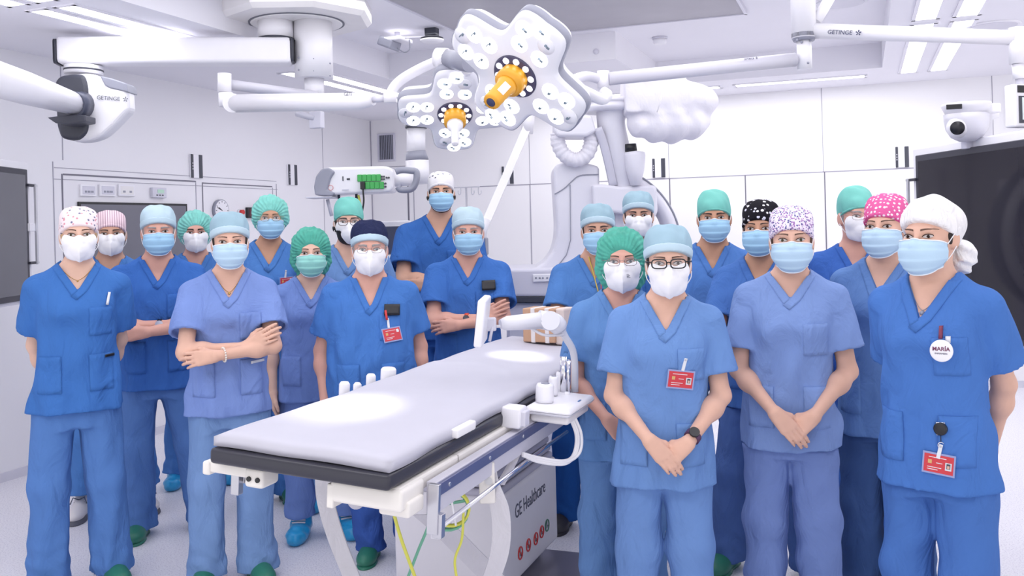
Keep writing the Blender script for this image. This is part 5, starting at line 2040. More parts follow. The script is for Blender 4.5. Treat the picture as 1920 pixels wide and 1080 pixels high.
# --- anaesthesia boom with green sockets
ab = thing('socket_boom', 'white ceiling boom column holding a panel of green sockets', 'ceiling boom', (C(892, 100, 6.4)[0], C(892, 100, 6.4)[1], ZH))
q_ = C(892, 222, 6.4)
MB().cyl((q_[0], q_[1], q_[2] - .05), (q_[0], q_[1], ZH - .026), .06, 24).build('ceiling_column', M_WHITE, ab)
MB().tube([C(792, 219, 6.4), q_], .055, 14).build('horizontal_arm', M_WHITE, ab)
hd_ = poly_px([(749, 212), (755, 205), (800, 206), (802, 232), (770, 236), (752, 230)], 6.28, .24, .02, 3).build('arm_head', M_WHITE, ab)
text('lettering', 'GETINGE', M_INKG, hd_, C(753, 219, 6.27), RV + np.array([0, 0, .08]), UPV, .024)
MB().cyl(C(780, 236, 6.4), C(780, 241, 6.4), .074, 24).build('joint_gap', M_DARK, ab)
MB().cyl(C(780, 241, 6.4), C(780, 285, 6.4), .064, 26).build('upper_tube', M_WHITE, ab)
MB().cone(C(782, 301, 6.4), C(780, 284, 6.4), .080, .066, 28).build('grey_ring', M_GREY, ab)
MB().cone(C(784, 345, 6.4), C(782, 301, 6.4), .078, .080, 28).build('lower_tube', M_WHITE, ab)
hb_ = poly_px([(603, 318), (612, 314), (720, 311), (733, 314), (738, 322), (738, 352), (732, 360), (612, 366), (600, 358)], 6.15, .26, .018, 3)
hb_ = hb_.build('socket_panel', M_WHITE, ab)
poly_px([(588, 350), (592, 330), (602, 317), (616, 314), (628, 322), (620, 334), (614, 355), (628, 362), (622, 368), (590, 366)], 6.13, .29, .012, 3).build('end_bumper', M_GREY, ab)
M_SOCK = mat('socket_green', (72, 176, 92), rough=.5)
for row, (x0, y0, n_) in enumerate(((670, 334, 5), (676, 348, 5))):
    for k_ in range(n_):
        px = x0 + k_ * 8.8 + 4.4
        so = MB().box(C(px, y0 - k_ * .15, 6.14), (.030, .014, .046), .003, 1, Matrix.Rotation(YAW, 3, 'Z')).build('green_socket', M_SOCK, hb_)
for k_, (px, py) in enumerate(((716, 331), (720, 331), (716, 336), (720, 336), (725, 333), (729, 333), (719, 344), (723, 344), (719, 350), (723, 350))):
    MB().cyl(C(px, py, 6.152), C(px, py, 6.140), .0065, 10).build('gas_port', M_DARK, hb_)
g_ = MB().box(C(643, 335, 6.148), (.006, .004, .030)).box(C(653, 336, 6.148), (.022, .004, .012))
g_.build('panel_print', M_DARK, hb_)
g_ = MB().tube([C(620, 352, 6.146) + .016 * (RV * math.cos(t) + UPV * math.sin(t)) for t in np.linspace(0, 2 * math.pi, 16, endpoint=False)], .002, 5, closed=True)
g_.build('red_symbol', mat('symbol_rose', (222, 150, 152), rough=.6), hb_)
MB().box(C(645, 356, 6.147), (.07, .004, .008)).build('panel_print', M_PALE, hb_)
MB().tube([C(736, 338, 6.25), C(772, 336, 6.3)], .045, 14, flat=1.0).build('panel_neck', M_WHITE, ab)
MB().tube(bez([C(742, 322, 6.1), C(752, 319, 6.1), C(770, 320, 6.1), C(781, 323, 6.1), C(780, 340, 6.1), C(772, 354, 6.1), C(752, 356, 6.1), C(746, 350, 6.1)], 5), .022, 10).build('grab_handle', M_GREY, ab)
MB().box(C(604, 371, 6.15), (.17, .22, .008), .002, 1, Matrix.Rotation(YAW, 3, 'Z')).build('shelf', M_PALE, ab)
MB().tube([C(614, 374, 6.15), C(622, 405, 6.15)], .012, 8).build('shelf_strut', M_PALE, ab)
cb = MB().tube(bez([C(680, 349, 6.13), C(681, 360, 6.12), C(682, 378, 6.12), C(679, 400, 6.12), C(676, 440, 6.12)], 6), .006, 8)
po = cb.build('power_cable', M_BLACK)
tag(po, 'black power cable plugged into the green socket panel', 'cable')
MB().box(C(680, 348, 6.125), (.03, .02, .05), .004, 2, Matrix.Rotation(YAW, 3, 'Z')).build('plug', M_BLACK, po)
cb = MB().tube(bez([C(672, 366, 6.2), C(675, 380, 6.2), C(679, 405, 6.2), C(684, 440, 6.2)], 5), .008, 8)
tag(cb.build('gas_hose', M_YEL), 'yellow gas hose hanging below the green socket panel', 'hose')
for px, lb_ in ((635, 'black hose end hanging left below the white socket panel'), (668, 'black hose end hanging beside the yellow gas hose')):
    cb = MB().tube([C(px, 364, 6.22), C(px + 1, 380, 6.22), C(px + 2, 430, 6.22)], .009, 8)
    tag(cb.build('gas_hose', M_DARK), lb_, 'hose')

# --- monitor arm running diagonally
ma = thing('monitor_arm', 'long white diagonal monitor arm in front of the far wall', 'monitor arm', C(985, 150, 6.9))
q_ = C(992, 215, 6.9)
MB().cyl((q_[0], q_[1], q_[2]), (q_[0], q_[1], ZH - .026), .030, 18).build('ceiling_tube', M_WHITE, ma)
MB().cyl(C(992, 208, 6.9), C(988, 250, 6.9), .045, 20).build('top_joint', M_WHITE, ma)
MB().tube([C(988, 240, 6.9), C(945, 340, 6.7), C(911, 418, 6.5)], [.042, .040, .040], 4, smooth=False).build('spring_arm', M_WHITE, ma)
MB().tube([C(911, 412, 6.5), C(904, 432, 6.48), C(903, 470, 6.48)], [.040, .036, .030], 12).build('end_joint', M_WHITE, ma)
MB().box(C(905, 462, 6.45), (.07, .06, .12), .01, 2).build('monitor_bracket', M_GREY, ma)
# ------------------------------------------------------------------ angiography robot behind the team
M_ROB = mat('robot_white', (226, 225, 236), rough=.35)
M_ROB2 = mat('robot_pale', (212, 211, 225), rough=.35)
M_DRAPE = cloth('white_drape', (232, 230, 240), .3, 9)
rb = thing('angiography_robot', 'large white angiography robot with draped arm behind the team', 'medical robot', (C(1010, 545, 6.5)[0], C(1010, 545, 6.5)[1], 0))
col = poly_px([(1037, 322), (1041, 309), (1060, 304), (1095, 304), (1124, 312), (1125, 520), (975, 520), (1002, 503), (1022, 490), (1036, 470), (1042, 445), (1043, 420)], 6.35, .42, .025, 4)
col.build('column', M_ROB, rb)
MB().tube(bez([C(1040, 364, 6.345), C(1058, 353, 6.345), C(1072, 340, 6.345), (C(1088, 329, 6.345)), C(1122, 327, 6.345)], 6), .004, 6).build('cover_seam', M_GREY, rb)
MB().tube([C(1069, 346, 6.345), C(1070, 450, 6.345), C(1062, 478, 6.345), C(1045, 500, 6.345)], .003, 6).build('cover_seam', M_GREY, rb)
zb0 = C(960, 562, 6.25)
gg = C(1075, 530, 6.25)
bo = poly_px([(930, 520), (950, 505), (1030, 503), (1190, 503), (1200, 520), (1200, 556), (930, 556)], 6.2, .75, .02, 3).build('base', M_ROB2, rb)
poly_px([(935, 556), (1195, 556), (1195, 567), (935, 567)], 6.21, .70, .004, 2).build('base_bumper', M_DARK, rb)
fl_ = poly_px([(950, 567), (1180, 567), (1180, 857), (950, 857)], 6.25, .6, .02, 2)
fl_.build('base_skirt', M_ROB2, rb)
MB().box(C(1021, 521, 6.19), (.155, .01, .05), .004, 2, Matrix.Rotation(YAW, 3, 'Z')).build('key_panel', M_WHITE, rb)
g_ = MB()
for px in (1005, 1012, 1018, 1026):
    g_.box(C(px, 521, 6.182), (.012, .004, .012), .002, 1, Matrix.Rotation(YAW, 3, 'Z'))
g_.box(C(1035, 521, 6.182), (.020, .004, .020), .002, 1, Matrix.Rotation(YAW, 3, 'Z'))
g_.build('panel_key', M_GREY, rb)
# gantry block, C-shaped arc, tilted column
poly_px([(1110, 346), (1130, 345), (1165, 350), (1225, 346), (1232, 352), (1234, 398), (1228, 408), (1160, 400), (1112, 392)], 6.30, .40, .02, 3).build('gantry_block', M_ROB, rb)
poly_px([(1150, 395), (1225, 400), (1225, 520), (1150, 520)], 6.40, .30, .03, 3).build('gantry_column', M_ROB2, rb)
ac, rad_ = C(1120, 465, 6.5), .52
pa = [ac + rad_ * (RV * math.cos(t) + UPV * math.sin(t)) for t in np.linspace(math.radians(-75), math.radians(75), 40)]
MB().tube(pa, .055, 10, flat=2.2, up=FV).build('arc', M_ROB, rb)
pa2 = [ac + (rad_ + .052) * (RV * math.cos(t) + UPV * math.sin(t)) for t in np.linspace(math.radians(-70), math.radians(68), 40)]
MB().tube(pa2, .014, 8, flat=5, up=FV).build('arc_track', M_GREY, rb)
MB().tube(bez([C(1148, 205, 6.35), C(1146, 235, 6.35), C(1160, 300, 6.4), C(1172, 355, 6.45)], 6), [.15, .135, .125, .12, .115] + [.112] * 14, 18, flat=.85, up=RV).build('tilted_column', M_ROB, rb)
MB().tube(bez([C(1121, 240, 6.23), C(1132, 270, 6.27), C(1142, 310, 6.31), C(1150, 348, 6.34)], 5), .030, 8, flat=.25, up=FV).build('column_inset', M_ROB2, rb)
MB().lathe([(.17, -.04), (.19, -.02), (.19, .0), (.182, .004), (.182, .016), (.19, .02), (.19, .035), (.15, .05)], C(1142, 200, 6.35), (0, 0, 1), 40).build('hub_ring', M_ROB, rb)
poly_px([(1040, 222), (1050, 214), (1110, 216), (1118, 246), (1100, 256), (1045, 256), (1038, 244)], 6.2, .26, .02, 3).build('side_arm', M_ROB, rb)
MB().tube(bez([C(1046, 250, 6.3), C(1047, 270, 6.3), C(1058, 290, 6.3), C(1078, 300, 6.3), C(1098, 292, 6.3), C(1108, 270, 6.3), C(1107, 250, 6.3)], 8), [.050 + .004 * math.sin(q * 1.9) for q in range(49)], 12).build('draped_hose', M_DRAPE, rb)
MB().cone(C(1183, 284, 6.3), C(1182, 270, 6.3), .042, .040, 22).build('tube_neck', M_BLACK, rb)
MB().lathe([(.001, -.225), (.035, -.22), (.062, -.12), (.074, -.02), (.070, .0), (.030, .01)], C(1190, 286, 6.3), (0, 0, 1), 24).build('tube_housing', M_ROB, rb)
# draped overhead arm: bag of white film with hanging pleats
C0 = C(1258, 205, 6.25)


def drape_f(P):
    q = P - C0.astype(F32)
    x, y, z = q @ RV.astype(F32), q @ FV.astype(F32), q[:, 2]
    d1 = ell((0.02, 0, .05), (.30, .17, .145), 0).f(np.stack([x, y, z], -1))
    bx_ = np.maximum(np.maximum(np.abs(x + .12) - .20, np.abs(y) - .15), np.abs(z - .085) - .115)
    low = ell((-.02, -.02, -.10), (.28, .15, .125), 0).f(np.stack([x, y, z], -1))
    d = smin(smin(d1, bx_, .06), low, .05)
    pl = .010 * np.sin(x * 46 + 2.5 * np.sin(z * 11) + y * 8) * np.clip((.02 - z) / .12, 0, 1)
    return (d + pl + .0018 * np.sin(x * 17 + z * 31)).astype(F32)


V, Q = surface(drape_f, C0 - .5, C0 + .5, .011)
link_mesh('drape', np_mesh('drape', V, Q), M_DRAPE, rb)
MB().tube([C(1242, 155, 6.03), C(1240, 185, 6.02), C(1232, 210, 6.02)], .004, 6).build('drape_seam', M_WHITE, rb)

# ------------------------------------------------------------------ anaesthesia workstation and drip stand at the back
aw = thing('anaesthesia_workstation', 'white workstation with dark monitor behind the navy cap person', 'workstation', (C(745, 560, 6.7)[0], C(745, 560, 6.7)[1], 0))
RY = Matrix.Rotation(YAW, 3, 'Z')
q_ = C(745, 560, 6.7)
MB().box((q_[0], q_[1] + .1, .45), (.55, .45, .82), .03, 3, RY).build('cabinet', M_WHITE, aw)
MB().box((q_[0], q_[1] + .1, .02), (.60, .55, .04), .01, 2, RY).build('plinth', M_GREY, aw)
MB().box(C(748, 490, 6.65), (.40, .30, .10), .02, 3, RY).build('worktop', M_WHITE, aw)
MB().box(C(748, 515, 6.7), (.30, .25, .16), .02, 3, RY).build('drawer_block', M_PALE, aw)
MB().tube([C(748, 500, 6.75), C(745, 455, 6.75)], .03, 10).build('monitor_post', M_PALE, aw)
mo2 = MB().box(C(738, 447, 6.62), (.25, .05, .25), .015, 3, RY).build('monitor', M_WHITE, aw)
MB().box(C(741, 450, 6.59), (.205, .01, .195), .003, 1, RY).build('screen', mat('screen_slate', (78, 84, 110), rough=.2), mo2)
iv = thing('drip_stand', 'thin steel drip stand with hooks by the far wall', 'drip stand', (C(874, 560, 7.6)[0], C(874, 560, 7.6)[1], 0))
q_ = C(874, 352, 7.6)
MB().cyl((q_[0], q_[1], .05), (q_[0], q_[1], q_[2]), .010, 12).build('pole', M_ALU, iv)
h_ = MB().tube([C(848, 352, 7.6), C(900, 350, 7.6)], .005, 8)
h_.build('crossbar', M_ALU, iv)
for s, px in ((-1, 850), (-1, 864), (1, 884), (1, 897)):
    MB().tube(bez([C(px, 351, 7.6), C(px, 360, 7.6), C(px + 2 * s, 365, 7.6), C(px + 5 * s, 362, 7.6), C(px + 5 * s, 357, 7.6)], 4), .004, 6).build('hook', M_ALU, iv)
for k_ in range(5):
    t = k_ * 2 * math.pi / 5
    MB().tube([(q_[0], q_[1], .07), (q_[0] + .28 * math.cos(t), q_[1] + .28 * math.sin(t), .05)], .014, 8).build('foot', M_GREY, iv)

# ------------------------------------------------------------------ large displays
M_SCREEN = mat('glossy_black_screen', (36, 34, 44), rough=.06, spec=.3)
M_SCREEN2 = mat('grey_reflecting_screen', (104, 104, 112), rough=.12, spec=.6)
M_BEZ = mat('bezel_charcoal', (52, 52, 64), rough=.4)


def big_display(label, o, axd, side, w, h, scr, handle_t):
    """o: far top corner, axd: direction towards the camera, side: +1 screen faces left of axd..."""
    axd = nrm(axd)
    nz = nrm(np.cross(UPV, axd)) * side          # direction the screen faces
    Rm_ = Matrix((axd, nz, UPV)).transposed()
    t = thing('wall_display', label, 'display', o + axd * w / 2 - UPV * h)
    c = o + axd * w / 2 - UPV * h / 2
    ca = MB().box(c - nz * .045 + UPV * .012 - axd * .02, (w + .09, .075, h + .07), .012, 3, Rm_).build('casing', M_WHITE, t)
    MB().box(c - nz * .004, (w, .03, h), .004, 1, Rm_).build('bezel', M_BEZ, t)
    MB().box(c + nz * .0125, (w - .07, .004, h - .07), .001, 1, Rm_).build('screen', scr, t)
    hp_ = o - axd * .055 - UPV * h * handle_t
    hh = MB().box(hp_ + nz * .03 - UPV * .24, (.014, .018, .50), .004, 2, Rm_)
    ho_ = hh.build('grab_bar', M_ALU, t)
    MB().box(hp_ + nz * .012 + axd * .02, (.11, .03, .016), .003, 1, Rm_).box(hp_ + nz * .012 + axd * .02 - UPV * .48, (.11, .03, .016), .003, 1, Rm_).build('bar_bracket', M_BEZ, t)
    MB().box(hp_ + nz * .012 + axd * .02 - UPV * .26, (.10, .03, .05), .003, 1, Rm_).build('bar_clip', M_WHITE, t)
    q = o + axd * w * .92 - UPV * h / 2 - nz * .11
    MB().cyl((q[0], q[1], .03), (q[0], q[1], q[2] + .15), .045, 18).build('stand_column', M_WHITE, t)
    MB().box((q[0], q[1], .02), (.6, .5, .04), .01, 2, Rm_).build('stand_foot', M_WHITE, t)
    MB().box(q + nz * .035, (.3, .11, .3), .01, 2, Rm_).build('mount', M_WHITE, t)
    return c, axd, nz, Rm_


axr = -(ray(832, 432) - np.array([0, 0, ray(832, 432)[2]]))
TV = big_display('huge black wall display at right reflecting the team', C(1719, 292, 5.5), axr, -1, 1.6, 1.0, M_SCREEN, .14)
axl = -(ray(900, 435) - np.array([0, 0, ray(900, 435)[2]]))
big_display('dark grey display cut by the left picture edge', C(48, 318, 5.75), axl, 1, 1.4, .80, M_SCREEN2, .12)

# camera on the right display
pc = thing('dome_camera', 'white pan tilt camera mounted on top of the black display', 'camera', C(1818, 280, 4.95))
Rc = Matrix.Rotation(YAW + .12, 3, 'Z')
poly_px([(1843, 276), (1843, 205), (1850, 196), (1874, 194), (1874, 220), (1862, 224), (1860, 276)], 4.98, .06, .003, 2).build('post', M_WHITE, pc)
MB().box(C(1815, 272, 4.95), (.05, .05, .04), .004, 2, Rc).build('foot', M_PALE, pc)
MB().lathe([(.10, .0), (.115, .03), (.122, .045), (.118, .055), (.001, .060)], C(1812, 214, 4.9), (0, 0, 1), 40).build('head_plate', M_WHITE, pc)
MB().box(C(1845, 205, 4.93), (.12, .12, .05), .008, 2, Rc).build('bracket', M_WHITE, pc)
MB().lathe([(.001, -.145), (.040, -.142), (.078, -.120), (.102, -.080), (.110, -.03), (.112, .0)], C(1812, 214, 4.9), (0, 0, 1), 40).build('dome', M_ROB, pc)
MB().box(C(1789, 200, 4.785), (.075, .006, .026), .002, 1, Matrix.Rotation(YAW - .25, 3, 'Z')).build('sensor_window', M_BLACK, pc)
MB().sphere(C(1796, 239, 4.86), .056, n=26).build('lens_turret', M_WHITE, pc)
ld = nrm(np.array([0, 0, CAM_H]) - C(1796, 239, 4.86) + RV * -.3 - UPV * .35)
lo2 = MB().lathe([(.036, .040), (.034, .056), (.001, .056)], C(1796, 239, 4.86), ld, 28).build('lens', M_BLACK, pc)

# ------------------------------------------------------------------ things on the walls and ceiling
def wbox(name, label, cat, px0, py0, px1, py1, m, th=.02, wall='L', bev=.004, group=None):
    if wall == 'L':
        a, b = on_x(px0, (py0 + py1) / 2, XL), on_x(px1, (py0 + py1) / 2, XL)
        t0, b0 = on_x((px0 + px1) / 2, py0, XL), on_x((px0 + px1) / 2, py1, XL)
        c, s = (XL + th / 2, (a[1] + b[1]) / 2, (t0[2] + b0[2]) / 2), (th, abs(a[1] - b[1]), abs(t0[2] - b0[2]))
    else:
        a, b = on_y(px0, (py0 + py1) / 2, YB), on_y(px1, (py0 + py1) / 2, YB)
        t0, b0 = on_y((px0 + px1) / 2, py0, YB), on_y((px0 + px1) / 2, py1, YB)
        c, s = ((a[0] + b[0]) / 2, YB - th / 2, (t0[2] + b0[2]) / 2), (abs(a[0] - b[0]), th, abs(t0[2] - b0[2]))
    o = MB().box(c, s, min(bev, min(s) * .4), 2).build(name, m)
    tag(o, label, cat, group)
    return o, np.array(c), np.array(s)


o, c, s = wbox('wall_screen', 'large dark grey screen set in the left wall behind the team', 'screen', 149, 384, 347, 512, mat('screen_grey', (112, 112, 124), rough=.3), .02)
MB().box(c + (.0005, 0, 0), (.018, s[1] + .03, s[2] + .03), .002, 1).build('frame', M_BLACK, o)
for k_, (x, lb_) in enumerate(((163, 'leftmost switch plate above the dark wall screen'), (199, 'middle switch plate above the dark wall screen'), (235, 'rightmost blank socket plate in the row above dark wall screen'))):
    o, c, s = wbox('switch_plate', lb_, 'switch', x - 15, 346, x + 15, 368, M_WHITE, .018, group='switch plates above the wall screen')
    MB().box(c + (.008, 0, 0), (.006, s[1] * .8, s[2] * .7), .001, 1).build('cover', M_PALE if k_ < 2 else M_WHITE2, o)
    for q in range(3 if k_ < 2 else 2):
        MB().box(c + (.012, (q - 1) * s[1] * .2 if k_ < 2 else (q - .5) * s[1] * .4, -s[2] * .12), (.004, s[1] * .13, s[2] * .16), 0, 1).build('key', M_GREY, o)
o, c, s = wbox('thermostat', 'small grey thermostat with green display on the left wall', 'thermostat', 281, 352, 307, 371, M_PALE, .03)
MB().box(c + (.016, .01, .01), (.004, s[1] * .45, s[2] * .35), 0, 1).build('display', mat('lcd_green', (190, 226, 206), rough=.3), o)
g_ = MB()
for q in range(3):
    g_.box(c + (.016, (q - 1) * s[1] * .2, -s[2] * .25), (.004, s[1] * .1, s[2] * .12))
g_.build('button', M_DARK, o)
cc = on_x(411, 395, XL)
ck = thing('wall_clock', 'round white wall clock with black hands, half hidden by a cap', 'clock', (XL, cc[1], cc[2]))
MB().cyl((XL, cc[1], cc[2]), (XL + .03, cc[1], cc[2]), .098, 40).build('rim', M_GREY, ck)
MB().cyl((XL + .03, cc[1], cc[2]), (XL + .032, cc[1], cc[2]), .091, 40).build('dial', M_WHITE, ck)
for k_ in range(12):
    t = k_ * math.pi / 6
    MB().box((XL + .0325, cc[1] + .078 * math.sin(t), cc[2] + .078 * math.cos(t)), (.002, .006, .014), 0, 1, Matrix.Rotation(-t, 3, 'X')).build('hour_mark', M_DARK, ck)
for t, l_, w_ in ((math.radians(300), .055, .006), (math.radians(292), .075, .004)):
    MB().box((XL + .034, cc[1] + l_ / 2 * math.sin(t), cc[2] + l_ / 2 * math.cos(t)), (.002, w_, l_), 0, 1, Matrix.Rotation(-t, 3, 'X')).build('hand', M_BLACK, ck)
q_ = on_x(448, 398, XL)
eb = thing('emergency_button', 'red round emergency button beside the wall clock', 'button', (XL, q_[1], q_[2]))
MB().cyl((XL, q_[1], q_[2]), (XL + .02, q_[1], q_[2]), .028, 20).build('base', M_WHITE, eb)
MB().cyl((XL + .02, q_[1], q_[2]), (XL + .05, q_[1], q_[2]), .022, 20).build('push_cap', M_RED, eb)
o, c, s = wbox('wall_indicator', 'small dark wall display with dim red digits near the clock', 'display', 460, 389, 484, 409, M_BLACK, .03)
MB().box(c + (.015, 0, 0), (.004, s[1] * .8, s[2] * .7), 0, 1).build('display', mat('dim_red', (84, 34, 48), rough=.3), o)


def sensor(label, x0, y0, x1, y1, wall, group='dark two-strip wall panels'):
    w = x1 - x0
    o, c, s = wbox('wall_sensor', label, 'wall panel', x0, y0, x1, y1, M_WHITE, .02, wall, group=group)
    ax_ = np.array((0, 1, 0)) if wall == 'L' else np.array((1, 0, 0))
    nv_ = np.array((1, 0, 0)) if wall == 'L' else np.array((0, -1, 0))
    W_ = s[1] if wall == 'L' else s[0]
    for q, ww in ((-.40, .20), (.34, .32)):
        sz = (.012, W_ * ww, s[2]) if wall == 'L' else (W_ * ww, .012, s[2])
        st_ = MB().box(c + ax_ * q * W_ + nv_ * .008, sz, .004, 2).build('dark_strip', M_DARK, o)
        if q < 0:
            for z in (-.06, 0, .06):
                MB().box(c + ax_ * q * W_ + nv_ * .0145 + np.array((0, 0, z * .4)), (.004, .008, .012) if wall == 'L' else (.008, .004, .012), 0, 1).build('indicator', M_ALU, st_)


sensor('dark two-strip panel above the left wall screen', 355, 290, 376, 334, 'L')
sensor('dark two-strip panel on left wall near the far corner', 538, 309, 554, 347, 'L')
sensor('dark two-strip panel half hidden by the diagonal monitor arm', 942, 312, 964, 345, 'B')
sensor('dark two-strip panel on far wall right of the draped robot', 1224, 297, 1248, 333, 'B')
sensor('dark two-strip panel on far wall beside the black display', 1679, 275, 1704, 314, 'B')
o, c, s = wbox('air_vent', 'grey louvred air vent high on the far wall', 'vent', 709, 250, 742, 303, M_PALE, .02, 'B')
MB().box(c + (0, -.008, 0), (s[0] * .78, .01, s[2] * .86), 0, 1).build('duct', M_DARK, o)
for k_ in range(8):
    MB().box(c + ((k_ - 3.5) * s[0] * .098, -.014, 0), (s[0] * .045, .012, s[2] * .86), 0, 1).build('louvre', M_GREY, o)
o, c, s = wbox('wall_hatch', 'small grey framed hatch behind the small monitor', 'hatch', 1886, 170, 1950, 238, M_PALE, .02, 'B')
MB().box(c + (0, -.008, 0), (s[0] * .8, .01, s[2] * .8), 0, 1).build('panel', M_GREY, o)

q_ = on_z(1237, 70, ZH)
sd2 = thing('smoke_detector', 'round white smoke detector on the raised ceiling', 'smoke detector', q_)
MB().lathe([(.045, -.055), (.055, -.04), (.055, -.015)], q_, (0, 0, 1), 28).build('detector', M_WHITE, sd2)
MB().lathe([(.062, -.015), (.062, 0)], q_, (0, 0, 1), 28).build('base', M_PALE, sd2)
q_ = on_y(1118, 97, 7.0) if False else on_z(1118, 97, ZC)
q2 = on_y(1181, 72, 8.52)
o = MB().box(q2 + np.array((0, -.03, 0)), (.10, .06, .11), .006, 2).build('junction_box', M_WHITE)
tag(o, 'small white junction box beside the smoke detector', 'junction box')
q3 = on_y(1118, 97, 7.0)
o = MB().sphere(q3 + np.array((0, -.012, 0)), .022, n=16).build('ceiling_sensor', M_PALE)
tag(o, 'tiny round sensor on the bulkhead face behind the lamp', 'sensor')
for k_, (px, py, r_, lb_) in enumerate(((1862, 47, .17, 'round flush ceiling speaker left of the right-hand drop tube'), (1578, 4, .17, 'round flush ceiling speaker at the top beside the boom pole'))):
    q_ = on_z(px, py, ZC if k_ == 0 else ZH)
    z_ = q_[2]
    o = MB().lathe([(r_ * .94, -.010), (r_, -.006), (r_, 0)], (q_[0], q_[1], z_), (0, 0, 1), 40).build('ceiling_speaker', M_CEIL)
    tag(o, lb_, 'ceiling speaker')
    MB().lathe([(r_ * .86, -.0125), (r_ * .88, -.008)], (q_[0], q_[1], z_), (0, 0, 1), 40).build('grille', M_PALE, o)
pj = thing('ceiling_projector', 'small grey device with cable under the ceiling left of lamps', 'ceiling device', on_z(745, 62, ZH))
MB().box(C(730, 82, 7.0), (.12, .16, .07), .012, 2, Matrix.Rotation(.4, 3, 'Y')).build('body', M_GREY, pj)
q_ = C(745, 76, 7.0)
MB().box((q_[0], q_[1], q_[2]), (.16, .2, .03), .008, 2).build('tray', M_WHITE, pj)
MB().cyl((q_[0], q_[1], q_[2]), (q_[0], q_[1], ZH), .02, 12).build('drop_rod', M_PALE, pj)
MB().tube(bez([C(745, 90, 7.0), C(758, 98, 7.0), C(768, 92, 7.0), C(768, 74, 7.0)], 5), .005, 6).build('cable', M_GREY, pj)
ws = thing('ceiling_antenna', 'white round disc device with dark mount under the ceiling', 'ceiling device', on_z(808, 58, ZH))
q_ = C(810, 76, 6.9)
MB().lathe([(.001, -.02), (.06, -.018), (.088, -.005), (.088, .006), (.05, .014), (.001, .014)], q_, (0, 0, 1), 32).build('disc', M_WHITE, ws)
MB().lathe([(.060, .012), (.085, .018), (.06, .028)], q_, (0, 0, 1), 28).build('shade_ring', M_DARK, ws)
MB().box((q_[0], q_[1], (q_[2] + ZH) / 2 + .02), (.09, .07, ZH - q_[2] - .03), .006, 2).build('mount', M_DARK, ws)
MB().box(C(775, 70, 6.95), (.20, .02, .012), .002, 1, RY).build('cross_bar', M_PALE, ws)
# ------------------------------------------------------------------ badges, phones, pens
M_CARDR = mat('badge_red', (206, 58, 68), rough=.35)
M_CLEAR = mat('badge_holder', (150, 160, 205), rough=.2)
M_CLIP = mat('clip_white', (226, 228, 234), rough=.4)
M_PHOTO = mat('portrait_grey', (214, 216, 224), rough=.5)
PK = list(PEOPLE)


def to_local(P, px, py):
    y = -.15
    for _ in range(3):
        # the point of the top's surface seen at the photo point
        lo_, hi_ = P['d'] - .5, P['d'] + .1
        ts = np.linspace(lo_, hi_, 120)
        W_ = np.array([P['loc'](C(px, py, t)) for t in ts]).astype(F32)
        dd = P['tunic'](W_)
        k_ = int(np.argmax(dd < 0)) if (dd < 0).any() else 80
        return W_[k_]


def worn(P, name, label, cat, px, py, w, h, ang, off, th, m, nx_=7, nz=5, parent=None, flat=True):
    c = to_local(P, px, py)
    u, v = np.meshgrid(np.linspace(-w / 2, w / 2, nx_), np.linspace(-h / 2, h / 2, nz), indexing='ij')
    ca, sa = math.cos(ang), math.sin(ang)
    X, Z = c[0] + u * ca - v * sa, c[2] + u * sa + v * ca
    Y = trace_y(P['tunic'], X, Z).reshape(X.shape)
    if flat:                                   # a stiff card: least-squares plane through the cloth
        A_ = np.stack([X.ravel(), Z.ravel(), np.ones(X.size)], -1)
        co, *_ = np.linalg.lstsq(A_, Y.ravel(), rcond=None)
        Yp = (A_ @ co).reshape(X.shape)
        Y = Yp - max(0, float((Yp - Y).max()))
    G = np.stack([X, Y - off, Z], -1)
    Gw = (G.reshape(-1, 3) @ P['R'].T + np.array([P['g'][0], P['g'][1], 0])).reshape(G.shape)
    o = grid_solid(name, Gw, th, m, parent, P['R'] @ np.array((0, -1.0, 0)), local=(parent is None))
    if parent is None:
        tag(o, label, cat)
    return o


